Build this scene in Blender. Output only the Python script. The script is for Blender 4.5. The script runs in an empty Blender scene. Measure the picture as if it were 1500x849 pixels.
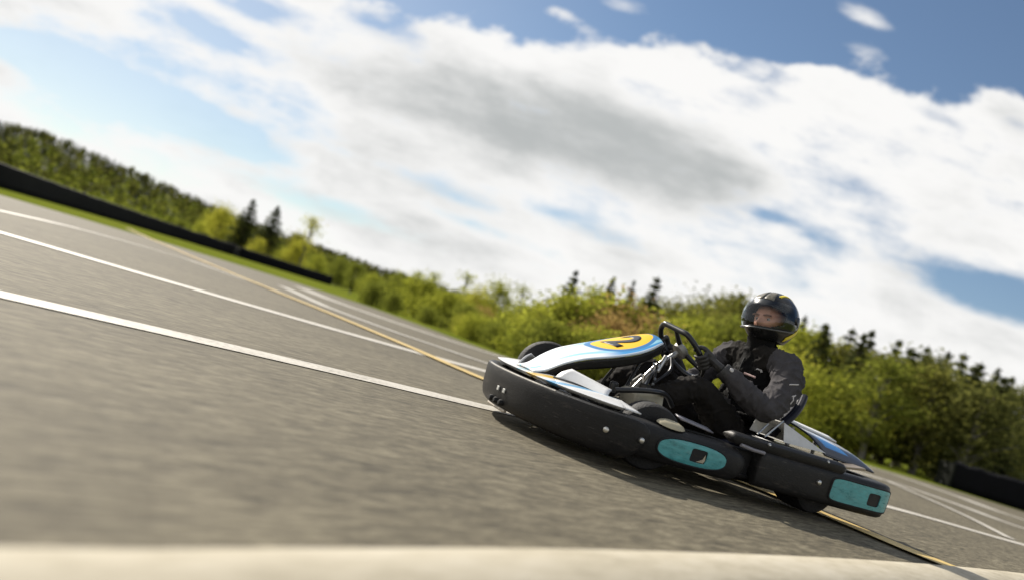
import bpy, bmesh, math, random
from mathutils import Vector, Matrix, noise
random.seed(7)
S = bpy.context.scene
COL = S.collection
R = math.radians

# ------------------------------------------------------------------ camera numbers (pinhole fit to the photograph)
F, H = 1200.0, 0.37
ROLL = math.atan(0.311)
CR, SR = math.cos(ROLL), math.sin(ROLL)
VH = (263 + 0.311 * 750 - 424.5) * CR


def uv(x, y):
    dx, dy = x - 750, y - 424.5
    return dx * CR + dy * SR, -dx * SR + dy * CR


def at(x, y, Z):
    """point at depth Z seen at photo pixel x, y"""
    u, v = uv(x, y)
    return Vector((u / F * Z, Z, H - (v - VH) / F * Z))


def gnd(x, y, z=0.0):
    u, v = uv(x, y)
    Z = (H - z) * F / (v - VH)
    return Vector((u * Z / F, Z, z))


def to_px(p):
    u = F * p.x / p.y
    v = VH + (H - p.z) * F / p.y
    return 750 + u * CR - v * SR, 424.5 + u * SR + v * CR


# ------------------------------------------------------------------ materials
MATS = {}


def mat(name, col, rough=0.5, metal=0.0, var=0.0, vscale=8.0, bump=0.0, bscale=60.0, spec=0.5, coat=0.0, stretch=None):
    if name in MATS:
        return MATS[name]
    m = bpy.data.materials.new(name)
    m.use_nodes = True
    nt = m.node_tree
    b = nt.nodes['Principled BSDF']
    b.inputs['Base Color'].default_value = (*col, 1)
    b.inputs['Roughness'].default_value = rough
    b.inputs['Metallic'].default_value = metal
    b.inputs['Specular IOR Level'].default_value = spec
    if coat:
        b.inputs['Coat Weight'].default_value = coat
        b.inputs['Coat Roughness'].default_value = 0.08
    if var or bump:
        tc = nt.nodes.new('ShaderNodeTexCoord')
        vec = tc.outputs['Object']
        if stretch:
            mp = nt.nodes.new('ShaderNodeMapping')
            mp.inputs['Scale'].default_value = stretch
            nt.links.new(vec, mp.inputs['Vector'])
            vec = mp.outputs['Vector']
    if var:
        n = nt.nodes.new('ShaderNodeTexNoise')
        n.inputs['Scale'].default_value = vscale
        n.inputs['Detail'].default_value = 6
        n.inputs['Roughness'].default_value = 0.65
        nt.links.new(vec, n.inputs['Vector'])
        rp = nt.nodes.new('ShaderNodeMapRange')
        rp.inputs['From Min'].default_value = 0.25
        rp.inputs['From Max'].default_value = 0.75
        rp.inputs['To Min'].default_value = 1 - var
        rp.inputs['To Max'].default_value = 1 + var
        nt.links.new(n.outputs['Fac'], rp.inputs['Value'])
        mx = nt.nodes.new('ShaderNodeVectorMath')
        mx.operation = 'SCALE'
        mx.inputs[0].default_value = col
        nt.links.new(rp.outputs['Result'], mx.inputs['Scale'])
        nt.links.new(mx.outputs['Vector'], b.inputs['Base Color'])
        r2 = nt.nodes.new('ShaderNodeMapRange')
        r2.inputs['To Min'].default_value = max(0.03, rough - 0.15)
        r2.inputs['To Max'].default_value = min(1, rough + 0.15)
        nt.links.new(n.outputs['Fac'], r2.inputs['Value'])
        nt.links.new(r2.outputs['Result'], b.inputs['Roughness'])
    if bump:
        n2 = nt.nodes.new('ShaderNodeTexNoise')
        n2.inputs['Scale'].default_value = bscale
        n2.inputs['Detail'].default_value = 5
        nt.links.new(vec, n2.inputs['Vector'])
        bp = nt.nodes.new('ShaderNodeBump')
        bp.inputs['Strength'].default_value = bump
        bp.inputs['Distance'].default_value = 0.01
        nt.links.new(n2.outputs['Fac'], bp.inputs['Height'])
        nt.links.new(bp.outputs['Normal'], b.inputs['Normal'])
    MATS[name] = m
    return m


BLACKP = mat('black_plastic', (0.013, 0.0125, 0.0125), 0.5, spec=0.27, var=0.35, vscale=14, bump=0.15, bscale=90, stretch=(1, 1, 3))
BLACKD = mat('black_and_hole_shade', (0.006, 0.006, 0.007), 0.7)  # black parts, and the shade painted into the insert holes
BLACKT = mat('black_tube', (0.015, 0.015, 0.016), 0.3, var=0.2)
TEAL = mat('teal_plastic', (0.075, 0.33, 0.345), 0.3, var=0.35, vscale=22, bump=0.1, stretch=(1, 1, 3))
WHITE = mat('white_plastic', (0.78, 0.78, 0.77), 0.3, var=0.06, vscale=9, coat=0.3)
STEEL = mat('brushed_steel', (0.55, 0.54, 0.51), 0.3, 0.9, var=0.2, vscale=20)
GREYM = mat('grey_steel', (0.32, 0.31, 0.29), 0.45, 0.7, var=0.3, vscale=25)
RUBBER = mat('tyre_rubber', (0.012, 0.012, 0.013), 0.75, var=0.3, vscale=30, bump=0.4, bscale=120)
SEATM = mat('seat_shell', (0.010, 0.011, 0.022), 0.5, var=0.2, spec=0.3)
TAN = mat('plain_tan', (0.42, 0.37, 0.25), 0.5, var=0.15)
GREYP = mat('grey_plastic', (0.23, 0.22, 0.24), 0.4, var=0.15)
YELLOW = mat('yellow_paint', (0.80, 0.48, 0.02), 0.35, var=0.08)
SUIT = mat('black_suit_cloth', (0.018, 0.016, 0.0145), 0.9, spec=0.12, var=0.4, vscale=20, bump=0.35, bscale=35)
SLEEVE = mat('grey_sleeve_cloth', (0.062, 0.058, 0.061), 0.85, spec=0.15, var=0.3, vscale=20, bump=0.35, bscale=35)
VESTM = mat('black_vest_cloth', (0.006, 0.0056, 0.0056), 0.8, spec=0.12, var=0.4, vscale=25, bump=0.3, bscale=40)
GLOVEM = mat('dark_glove_leather', (0.035, 0.033, 0.033), 0.6, var=0.4, vscale=40, bump=0.3, bscale=90)
SKIN = mat('skin', (0.55, 0.27, 0.18), 0.5, var=0.12, vscale=25)
HELM = mat('black_helmet_paint', (0.010, 0.010, 0.011), 0.28, var=0.2, coat=0.25, spec=0.35)
HYEL = mat('yellow_helmet_paint', (0.85, 0.68, 0.03), 0.35, var=0.1)
PRINT = mat('pale_print', (0.6, 0.57, 0.55), 0.6)
PADM = mat('helmet_padding', (0.01, 0.01, 0.01), 0.9)



def scuff(m, scale, stretch, col, lo, hi):
    nt = m.node_tree
    b = nt.nodes['Principled BSDF']
    src = b.inputs['Base Color'].links[0].from_socket
    tc = nt.nodes.new('ShaderNodeTexCoord')
    mp = nt.nodes.new('ShaderNodeMapping')
    mp.inputs['Scale'].default_value = stretch
    nt.links.new(tc.outputs['Object'], mp.inputs['Vector'])
    n = nt.nodes.new('ShaderNodeTexNoise')
    n.inputs['Scale'].default_value = scale
    n.inputs['Detail'].default_value = 8
    n.inputs['Roughness'].default_value = 0.7
    nt.links.new(mp.outputs['Vector'], n.inputs['Vector'])
    mr = nt.nodes.new('ShaderNodeMapRange')
    mr.inputs['From Min'].default_value = lo
    mr.inputs['From Max'].default_value = hi
    nt.links.new(n.outputs['Fac'], mr.inputs['Value'])
    mx = nt.nodes.new('ShaderNodeMix')
    mx.data_type = 'RGBA'
    nt.links.new(mr.outputs['Result'], mx.inputs[0])
    nt.links.new(src, mx.inputs[6])
    mx.inputs[7].default_value = (*col, 1)
    nt.links.new(mx.outputs[2], b.inputs['Base Color'])


scuff(BLACKP, 5.0, (1, 1, 5), (0.075, 0.062, 0.052), 0.56, 0.78)
scuff(BLACKP, 16.0, (0.6, 0.6, 9), (0.11, 0.10, 0.09), 0.62, 0.72)
scuff(TEAL, 14.0, (1, 1, 7), (0.16, 0.36, 0.36), 0.55, 0.75)
scuff(TEAL, 8.0, (1, 1, 3), (0.03, 0.10, 0.11), 0.6, 0.75)


# ------------------------------------------------------------------ mesh helpers
def link(o, parent=None):
    COL.objects.link(o)
    if parent is not None:
        o.parent = parent
    return o


def obj(name, verts, faces, m, parent=None, smooth=True, bevel=0.0, solid=0.0, sub=0, angle=40):
    me = bpy.data.meshes.new(name)
    me.from_pydata([tuple(v) for v in verts], [], faces)
    bm = bmesh.new()
    bm.from_mesh(me)
    bmesh.ops.recalc_face_normals(bm, faces=bm.faces)
    bm.to_mesh(me)
    bm.free()
    ms = m if isinstance(m, (list, tuple)) else [m]
    for x in ms:
        me.materials.append(x)
    o = bpy.data.objects.new(name, me)
    link(o, parent)
    if solid:
        md = o.modifiers.new('solid', 'SOLIDIFY')
        md.thickness = solid
        md.offset = -1
    if bevel:
        md = o.modifiers.new('bevel', 'BEVEL')
        md.width = bevel
        md.segments = 2
        md.limit_method = 'ANGLE'
        md.angle_limit = R(35)
    if sub:
        md = o.modifiers.new('sub', 'SUBSURF')
        md.levels = md.render_levels = sub
    if smooth:
        for p in me.polygons:
            p.use_smooth = True
        if not sub:
            try:
                me.set_sharp_from_angle(angle=R(angle))
            except Exception:
                pass
    return o


def merge(*parts):
    V, Fc = [], []
    for v, f in parts:
        k = len(V)
        V += list(v)
        Fc += [tuple(i + k for i in q) for q in f]
    return V, Fc


def g_box(c, size, rot=None):
    sx, sy, sz = (s / 2 for s in size)
    vs = [Vector((a * sx, b * sy, d * sz)) for a in (-1, 1) for b in (-1, 1) for d in (-1, 1)]
    if rot is not None:
        vs = [rot @ v for v in vs]
    vs = [v + Vector(c) for v in vs]
    return vs, [(0, 1, 3, 2), (4, 6, 7, 5), (0, 4, 5, 1), (2, 3, 7, 6), (0, 2, 6, 4), (1, 5, 7, 3)]


def catmull(pts, n=6, closed=False):
    pts = [Vector(p) for p in pts]
    out = []
    N = len(pts)
    for i in range(N if closed else N - 1):
        p0 = pts[(i - 1) % N] if (closed or i > 0) else pts[0] * 2 - pts[1]
        p1, p2 = pts[i], pts[(i + 1) % N]
        p3 = pts[(i + 2) % N] if (closed or i + 2 < N) else pts[-1] * 2 - pts[-2]
        for k in range(n):
            t = k / n
            out.append(0.5 * ((2 * p1) + (-p0 + p2) * t + (2 * p0 - 5 * p1 + 4 * p2 - p3) * t * t + (-p0 + 3 * p1 - 3 * p2 + p3) * t ** 3))
    if not closed:
        out.append(pts[-1].copy())
    return out


def g_tube(path, r, n=10, closed=False, caps=True):
    path = [Vector(p) for p in path]
    N = len(path)
    V, Fc = [], []
    t0 = (path[1] - path[0]).normalized()
    ref = Vector((0, 0, 1)) if abs(t0.z) < 0.9 else Vector((1, 0, 0))
    nrm = t0.cross(ref).normalized()
    for i, p in enumerate(path):
        if closed:
            t = (path[(i + 1) % N] - path[i - 1]).normalized()
        else:
            t = (path[min(i + 1, N - 1)] - path[max(i - 1, 0)]).normalized()
        nrm = (nrm - t * nrm.dot(t)).normalized()
        b = t.cross(nrm)
        rr = r[i] if isinstance(r, (list, tuple)) else r
        for k in range(n):
            a = 2 * math.pi * k / n
            V.append(p + (nrm * math.cos(a) + b * math.sin(a)) * rr)
    for i in range(N if closed else N - 1):
        for k in range(n):
            a, b2 = i * n + k, i * n + (k + 1) % n
            c, d = ((i + 1) % N) * n + (k + 1) % n, ((i + 1) % N) * n + k
            Fc.append((a, b2, c, d))
    if caps and not closed:
        Fc.append(tuple(range(n - 1, -1, -1)))
        Fc.append(tuple((N - 1) * n + k for k in range(n)))
    return V, Fc


def g_lathe(prof, origin, axis, n=28, closed=True):
    """prof: (radius, offset along axis)"""
    axis = Vector(axis).normalized()
    ref = Vector((0, 0, 1)) if abs(axis.z) < 0.9 else Vector((1, 0, 0))
    a1 = axis.cross(ref).normalized()
    a2 = axis.cross(a1)
    V, Fc = [], []
    m = len(prof)
    for i in range(n):
        a = 2 * math.pi * i / n
        d = a1 * math.cos(a) + a2 * math.sin(a)
        for r, h in prof:
            V.append(Vector(origin) + d * r + axis * h)
    for i in range(n):
        j = (i + 1) % n
        for k in range(m if closed else m - 1):
            l = (k + 1) % m
            Fc.append((i * m + k, j * m + k, j * m + l, i * m + l))
    return V, Fc


def g_grid(fn, nu, nv):
    V = [fn(i / nu, j / nv) for i in range(nu + 1) for j in range(nv + 1)]
    Fc = [(i * (nv + 1) + j, (i + 1) * (nv + 1) + j, (i + 1) * (nv + 1) + j + 1, i * (nv + 1) + j + 1) for i in range(nu) for j in range(nv)]
    return V, Fc


def disc(name, c, nrm, r, h, m, parent):
    v, f = g_lathe([(0.0005, h), (r * 0.55, h), (r * 0.9, h * 0.7), (r, 0.0), (r, -0.004)], c, nrm, 16, closed=False)
    return obj(name, v, f, m, parent)


def thing(name, label, cat, loc=(0, 0, 0), group=None):
    o = bpy.data.objects.new(name, None)
    o.empty_display_size = 0.2
    o.location = loc
    COL.objects.link(o)
    tag(o, label, cat, group)
    return o


def tag(o, label=None, cat=None, group=None, kind=None):
    if label:
        o['label'] = label
    if cat:
        o['category'] = cat
    if group:
        o['group'] = group
    if kind:
        o['kind'] = kind
    return o


def bake(o):
    dg = bpy.context.evaluated_depsgraph_get()
    dg.update()
    me = bpy.data.meshes.new_from_object(o.evaluated_get(dg))
    o.modifiers.clear()
    old = o.data
    o.data = me
    bpy.data.meshes.remove(old)
    return o


# ================================================================== GO-KART
YAW = 24
KX = Matrix.Translation((1.0500, 4.0899, 0.0120)) @ Matrix.Rotation(R(180 + YAW), 4, 'Z') @ Matrix.Rotation(R(-1.2), 4, 'X')
kart = thing('go_kart', 'black racing go-kart with teal side inserts and yellow number 2 panel', 'go-kart')
kart.matrix_world = KX


class Plan:
    """a plan curve with outward normals, by arc length"""

    def __init__(self, pts, n=8, outward=1):
        self.p = [Vector((a, b, 0)) for a, b in pts]
        self.p = catmull(self.p, n)
        self.s = [0]
        for a, b in zip(self.p, self.p[1:]):
            self.s.append(self.s[-1] + (b - a).length)
        self.L = self.s[-1]
        self.o = outward

    def at(self, s):
        s = min(max(s, 0), self.L)
        i = 0
        while i < len(self.s) - 2 and self.s[i + 1] < s:
            i += 1
        f = (s - self.s[i]) / max(1e-9, self.s[i + 1] - self.s[i])
        p = self.p[i].lerp(self.p[i + 1], f)
        a, b = self.p[max(i - 1, 0)], self.p[min(i + 2, len(self.p) - 1)]
        t = (b - a).normalized()
        return p, Vector((t.y, -t.x, 0)) * self.o

    def s_at_x(self, x):
        best = min(range(len(self.p)), key=lambda i: abs(self.p[i].x - x) + (0 if self.p[i].y * 1 > 0 else 9))
        return self.s[best]


def g_sweep(plan, prof, s0=None, s1=None, step=0.02, round0=0.0, round1=0.0, zc=None, pull=0.02):
    s0 = 0 if s0 is None else s0
    s1 = plan.L if s1 is None else s1
    n = max(2, int((s1 - s0) / step))
    ss = [s0 + (s1 - s0) * i / n for i in range(n + 1)]
    for rr, e, sg in ((round0, s0, 1), (round1, s1, -1)):
        if rr:
            ss += [e + sg * rr * q for q in (0.02, 0.08, 0.2, 0.4, 0.7)]
    ss = sorted(set(ss))
    m = len(prof)
    zm = zc if zc is not None else sum(z for _, z in prof) / m
    V, Fc = [], []
    for s in ss:
        p, nr = plan.at(s)
        k = 1.0
        for rr, d in ((round0, s - s0), (round1, s1 - s)):
            if rr and d < rr:
                q = 1 - d / rr
                k = min(k, max(0.12, math.sqrt(max(0, 1 - q * q))))
        for o, z in prof:
            V.append(p + nr * (o - pull * (1 - k)) + Vector((0, 0, zm + (z - zm) * k)))
    for i in range(len(ss) - 1):
        for j in range(m):
            a, b = i * m + j, i * m + (j + 1) % m
            Fc.append((a, b, b + m, a + m))
    Fc.append(tuple(range(m)))
    Fc.append(tuple((len(ss) - 1) * m + j for j in range(m - 1, -1, -1)))
    return V, Fc


def mirror(g):
    v, f = g
    return [Vector((p.x, -p.y, p.z)) for p in v], [tuple(reversed(q)) for q in f]


half = [(1.035, 0), (1.022, 0.18), (0.978, 0.35), (0.925, 0.475), (0.86, 0.562), (0.78, 0.606), (0.66, 0.612)]
front_plan = Plan([(x, -y) for x, y in reversed(half[1:])] + half, outward=1)
# outward for a path running right -> front -> left
if front_plan.at(front_plan.L / 2)[1].x < 0:
    front_plan.o = -1
PF = [(-0.025, 0.045), (-0.010, 0.049), (0.002, 0.062), (0.010, 0.085), (0.016, 0.12), (0.018, 0.17), (0.019, 0.203), (0.016, 0.214), (0.008, 0.219), (-0.006, 0.2205), (-0.030, 0.219),
      (-0.05, 0.212), (-0.052, 0.2), (-0.04, 0.19), (-0.03, 0.15), (-0.03, 0.07)]


def poff(prof, z):
    out = [(q, o) for o, q in prof if o > -0.03]
    out.sort()
    for (z0, o0), (z1, o1) in zip(out, out[1:]):
        if z0 <= z <= z1:
            return o0 + (o1 - o0) * (z - z0) / max(1e-6, z1 - z0)
    return 0.0


fb = obj('front_bumper', *g_sweep(front_plan, PF, round0=0.12, round1=0.12, zc=0.165), BLACKP, kart)
# pale worn lip along the top outer edge and skid strip under the nose
lipv = [front_plan.at(s)[0] + front_plan.at(s)[1] * 0.010 + Vector((0, 0, 0.2165)) for s in [front_plan.L * (0.30 + 0.42 * i / 40) for i in range(41)]]
obj('edge_trim', *g_tube(lipv, 0.0045, 6), mat('worn_edge', (0.42, 0.39, 0.34), 0.35, var=0.3, vscale=30), fb)
skv = [front_plan.at(s)[0] + front_plan.at(s)[1] * -0.012 + Vector((0, 0, 0.043)) for s in [front_plan.L * (0.38 + 0.14 * i / 20) for i in range(21)]]
obj('skid_strip', *g_tube(skv, 0.008, 8), mat('skid_strip', (0.5, 0.44, 0.36), 0.5, var=0.2), fb)
for s in (0.44, 0.475, 0.51):
    p, n = front_plan.at(front_plan.L * s)
    v, f = g_lathe([(0.0005, 0.014), (0.010, 0.013), (0.014, 0.006), (0.014, -0.012)], p + n * 0.012 + Vector((0, 0, 0.075)), n, 14, closed=False)
    obj('rubber_stop', v, f, BLACKD, fb)
for s in (0.475, 0.515):
    p, n = front_plan.at(front_plan.L * s)
    t = Vector((-n.y, n.x, 0))
    rot = Matrix((t, n, Vector((0, 0, 1)))).transposed()
    v, f = g_box(p + n * 0.02 + Vector((0, 0, 0.13)), (0.022, 0.006, 0.02), rot)
    obj('square_plate', v, f, mat('pale_plate', (0.5, 0.5, 0.47), 0.4, var=0.2), fb, bevel=0.002)


def bolt_on(plan, prof, s, z, r, parent, extra=0.0):
    p, n = plan.at(s)
    return disc('bolt', p + n * (poff(prof, z) + 0.001 + extra) + Vector((0, 0, z)), n, r, 0.008, STEEL, parent)


for x in (0.845, 0.712):
    s = front_plan.s_at_x(x)
    bolt_on(front_plan, PF, s, 0.143, 0.0125, fb)
    bolt_on(front_plan, PF, front_plan.L - s, 0.143, 0.0125, fb)

# middle side pods
PM = [(-0.03, 0.066), (-0.010, 0.069), (0.002, 0.08), (0.011, 0.105), (0.014, 0.14), (0.014, 0.172), (0.010, 0.19), (0.0, 0.204), (-0.02, 0.213), (-0.06, 0.219), (-0.10, 0.214), (-0.115, 0.2), (-0.11, 0.18), (-0.05, 0.16), (-0.04, 0.09)]
mid_plan = Plan([(0.80, 0.555), (0.70, 0.574), (0.6, 0.584), (0.4, 0.59), (0.22, 0.588), (0.112, 0.574)], outward=-1)
if mid_plan.at(mid_plan.L / 2)[1].y < 0:
    mid_plan.o *= -1
mid_g = g_sweep(mid_plan, PM, round1=0.09, zc=0.14)
# rear side pods that wrap round the rear corner
PR = [(-0.03, 0.074), (-0.008, 0.077), (0.005, 0.086), (0.011, 0.105), (0.013, 0.14), (0.013, 0.19), (0.012, 0.218), (0.007, 0.230), (-0.006, 0.237), (-0.03, 0.240), (-0.09, 0.238), (-0.105, 0.225), (-0.1, 0.205), (-0.05, 0.19), (-0.04, 0.1)]
rear_plan = Plan([(0.235, 0.575), (0.1, 0.588), (-0.2, 0.597), (-0.5, 0.602), (-0.66, 0.598), (-0.745, 0.578), (-0.795, 0.525), (-0.815, 0.44), (-0.82, 0.33)], outward=1)
if rear_plan.at(0.4)[1].y < 0:
    rear_plan.o *= -1
rear_g = g_sweep(rear_plan, PR, s0=0.168, round0=0.012)
PRG = [(-0.035, 0.228), (0.004, 0.23), (0.014, 0.245), (0.012, 0.266), (-0.002, 0.277), (-0.04, 0.279), (-0.06, 0.27), (-0.06, 0.245)]
ridge_g = g_sweep(rear_plan, PRG, s0=0.004, s1=0.665, round0=0.02, round1=0.035)


def plate(plan, prof, sc, zc, hs, hz, ex, hole, off, m, name, parent, mir=False):
    """plate that follows the pod surface, with a rectangular hole: ring of quads outer -> inner"""
    N, M = 72, 5

    def sup(a, rx, rz, e):
        c, s2 = math.cos(a), math.sin(a)
        return rx * math.copysign(abs(c) ** (2 / e), c), rz * math.copysign(abs(s2) ** (2 / e), s2)

    def P(s, z, o):
        p, n = plan.at(s)
        return p + n * (poff(prof, z) + o) + Vector((0, 0, z))
    V, Fc = [], []
    hsx, hz0, hsz = hole[0], hole[1], (hole[2], hole[3])
    rings = [(0, -0.006)] + [(i / M, off) for i in range(M + 1)] + [(1, -0.01)]
    for t, o in rings:
        for k in range(N):
            a = 2 * math.pi * k / N
            x0, z0 = sup(a, hs, hz, ex)
            x1, z1 = sup(a, hsz[0], hsz[1], 6)
            x1 += hsx
            z1 += hz0
            V.append(P(sc + x0 + (x1 - x0) * t, zc + z0 + (z1 - z0) * t, o))
    for i in range(len(rings) - 1):
        for k in range(N):
            a, b = i * N + k, i * N + (k + 1) % N
            Fc.append((a, b, b + N, a + N))
    # near-black floor, painting in the shade of a deep hole
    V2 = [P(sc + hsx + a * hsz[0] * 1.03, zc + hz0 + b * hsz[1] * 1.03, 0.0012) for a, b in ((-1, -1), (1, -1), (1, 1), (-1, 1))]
    # raised dark rim round the plate
    rim = []
    for k in range(N):
        a = 2 * math.pi * k / N
        x0, z0 = sup(a, hs + 0.004, hz + 0.004, ex)
        rim.append(P(sc + x0, zc + z0, 0.0015))
    g1, g2, g3 = (V, Fc), (V2, [(0, 1, 2, 3)]), g_tube(rim, 0.0045, 6, closed=True)
    if mir:
        g1, g2, g3 = mirror(g1), mirror(g2), mirror(g3)
    o = obj(name, *g1, m, parent, angle=30)
    obj('hole_shade', *g2, BLACKD, o)
    obj('rim', *g3, BLACKD, o)
    return o, P


def sx(plan, x):
    return plan.s[min(range(len(plan.p)), key=lambda i: abs(plan.p[i].x - x))]


for mir in (False, True):
    fl = (lambda g: mirror(g)) if mir else (lambda g: g)
    md = obj('side_bumper', *fl(mid_g), BLACKP, kart)
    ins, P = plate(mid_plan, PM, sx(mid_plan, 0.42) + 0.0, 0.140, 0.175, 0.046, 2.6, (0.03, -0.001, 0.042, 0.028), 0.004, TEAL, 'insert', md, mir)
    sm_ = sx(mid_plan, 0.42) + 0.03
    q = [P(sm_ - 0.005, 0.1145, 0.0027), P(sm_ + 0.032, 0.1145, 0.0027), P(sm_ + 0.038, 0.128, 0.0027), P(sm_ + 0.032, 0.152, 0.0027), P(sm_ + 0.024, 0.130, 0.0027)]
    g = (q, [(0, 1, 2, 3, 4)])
    obj('painted_glint', *fl(g), STEEL, ins)  # pale chip imitating light that glints through the hole
    rb = obj('rear_side_bumper', *fl(rear_g), BLACKP, kart)
    obj('ridge', *fl(ridge_g), BLACKP, rb)
    plate(rear_plan, PR, 0.80, 0.160, 0.205, 0.051, 7, (0.072, -0.003, 0.042, 0.030), 0.004, TEAL, 'insert', rb, mir)
    for (x, z, r) in ((-0.262, 0.169, 0.0125),):
        p, n = rear_plan.at(sx(rear_plan, x))
        c = p + n * (poff(PR, z) + 0.001) + Vector((0, 0, z))
        if mir:
            c.y, n = -c.y, Vector((n.x, -n.y, n.z))
        disc('bolt', c, n, r, 0.009, STEEL, rb)
    for x in (0.055, -0.30):
        c = Vector((x, 0.605 if not mir else -0.605, 0.268))
        disc('bolt', c + Vector((0, 0.003 if not mir else -0.003, 0)), (0, 1 if not mir else -1, 0.5), 0.007, 0.005, STEEL, rb)
    # joint clamp between middle and rear pods
    g = g_box((0.125, 0.515, 0.15), (0.14, 0.05, 0.13))
    obj('joint_block', *fl(g), BLACKD, kart, bevel=0.012)
    g = g_tube([(0.19, 0.592, 0.232), (0.12, 0.598, 0.226), (0.06, 0.60, 0.226)], 0.008, 8)
    obj('joint_pin', *fl(g), GREYP, kart)
rear_bar = Plan([(-0.815, 0.36), (-0.817, 0.0), (-0.815, -0.36)], outward=-1)
if rear_bar.at(0.3)[1].x > 0:
    rear_bar.o *= -1
obj('rear_bumper', *g_sweep(rear_bar, [(o - 0.012, z) for o, z in PR]), BLACKP, kart)

# ------------------------------------------------ chassis
fp = obj('floor_pan', *g_box((0.33, 0, 0.05), (0.95, 0.56, 0.006)), GREYM, kart, bevel=0.002)
rails = []
for sgn in (1, -1):
    rails.append(g_tube(catmull([(0.86, 0.14 * sgn, 0.075), (0.62, 0.26 * sgn, 0.07), (0.2, 0.31 * sgn, 0.065), (-0.2, 0.31 * sgn, 0.065), (-0.6, 0.3 * sgn, 0.08)]), 0.016))
    rails.append(g_tube(catmull([(0.30, 0.31 * sgn, 0.065), (0.32, 0.46 * sgn, 0.075), (0.28, 0.53 * sgn, 0.1), (-0.02, 0.53 * sgn, 0.1), (-0.08, 0.46 * sgn, 0.075), (-0.06, 0.31 * sgn, 0.065)]), 0.011))
for x, w in ((0.86, 0.14), (0.6, 0.27), (0.0, 0.31), (-0.6, 0.3)):
    rails.append(g_tube([(x, -w, 0.07), (x, w, 0.07)], 0.015))
rails.append(g_tube(catmull([(0.86, 0.13, 0.075), (0.96, 0.22, 0.1), (0.98, 0.0, 0.16), (0.96, -0.22, 0.1), (0.86, -0.13, 0.075)]), 0.010))
obj('chassis_frame', *merge(*rails), BLACKT, kart)
obj('rear_axle', *g_tube([(-0.46, -0.42, 0.128), (-0.46, 0.42, 0.128)], 0.02, 12), STEEL, kart)


def wheel(c, axis, r, w):
    c, ax = Vector(c), Vector(axis).normalized()
    hw = w / 2
    pr = [(r * 0.52, -hw * 0.9), (r * 0.8, -hw), (r * 0.94, -hw * 0.92), (r, -hw * 0.7), (r * 1.005, 0), (r, hw * 0.7), (r * 0.94, hw * 0.92), (r * 0.8, hw), (r * 0.52, hw * 0.9)]
    wh = obj('wheel', *g_lathe([(0.02, -hw * 0.5), (0.03, -hw * 0.55), (0.03, hw * 0.55), (0.02, hw * 0.5)], c, ax, 20), GREYM, kart)
    obj('tyre', *g_lathe(pr, c, ax, 36), RUBBER, wh)
    rp = [(0.028, -hw * 0.2), (r * 0.4, -hw * 0.1), (r * 0.5, -hw * 0.8), (r * 0.55, -hw * 0.95), (r * 0.55, -hw * 0.8), (r * 0.5, hw * 0.8), (r * 0.55, hw * 0.95), (r * 0.5, hw * 0.95), (r * 0.4, hw * 0.05), (0.028, hw * 0.0)]
    obj('rim', *g_lathe(rp, c, ax, 24), BLACKT, wh)
    return wh


steer = R(-16)
st_ax = (math.sin(-steer), math.cos(steer), 0.03)
wheel((0.615, -0.49, 0.242), (math.sin(R(20)), math.cos(R(20)), 0.05), 0.155, 0.13)
wheel((0.56, 0.44, 0.150), (0.25, 1, -0.03), 0.14, 0.12)
wheel((-0.46, 0.36, 0.128), (0, 1, 0), 0.130, 0.19)
wheel((-0.46, -0.36, 0.128), (0, 1, 0), 0.130, 0.19)
obj('tie_rod', *g_tube([(0.5, 0.33, 0.16), (0.47, 0.04, 0.17)], 0.008), STEEL, kart)
obj('tie_rod', *g_tube([(0.55, -0.36, 0.19), (0.47, -0.04, 0.17)], 0.008), STEEL, kart)
obj('stub_axle', *merge(g_tube([(0.6, 0.26, 0.09), (0.58, 0.27, 0.2)], 0.014), g_tube([(0.59, 0.27, 0.15), (0.565, 0.42, 0.15)], 0.012)), GREYM, kart)
obj('stub_axle', *merge(g_tube([(0.6, -0.26, 0.09), (0.6, -0.27, 0.26)], 0.014), g_tube([(0.6, -0.27, 0.22), (0.62, -0.46, 0.222)], 0.012)), GREYM, kart)

# ------------------------------------------------ nose: deck, side panels, front (number) panel
deck_m = bpy.data.materials.new('white_deck_with_stripes')
deck_m.use_nodes = True


def nodes(m):
    return m.node_tree, m.node_tree.nodes, m.node_tree.links


def math_node(nt, op, a, b=None, c=None, clamp=False):
    n = nt.nodes.new('ShaderNodeMath')
    n.operation = op
    n.use_clamp = clamp
    for i, x in enumerate((a, b, c)):
        if x is None:
            continue
        if isinstance(x, (int, float)):
            n.inputs[i].default_value = x
        else:
            nt.links.new(x, n.inputs[i])
    return n.outputs[0]


def mixcol(nt, fac, a, b):
    n = nt.nodes.new('ShaderNodeMix')
    n.data_type = 'RGBA'
    if isinstance(fac, (int, float)):
        n.inputs[0].default_value = fac
    else:
        nt.links.new(fac, n.inputs[0])
    for i, x in ((6, a), (7, b)):
        if isinstance(x, tuple):
            n.inputs[i].default_value = (*x, 1)
        else:
            nt.links.new(x, n.inputs[i])
    return n.outputs[2]


def sstep(nt, x, lo, hi):
    n = nt.nodes.new('ShaderNodeMapRange')
    n.interpolation_type = 'SMOOTHSTEP'
    nt.links.new(x, n.inputs['Value'])
    n.inputs['From Min'].default_value = lo
    n.inputs['From Max'].default_value = hi
    return n.outputs['Result']


def band(nt, x, lo, hi, e=0.004):
    return math_node(nt, 'MULTIPLY', sstep(nt, x, lo - e, lo + e), math_node(nt, 'SUBTRACT', 1.0, sstep(nt, x, hi - e, hi + e)))


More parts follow.
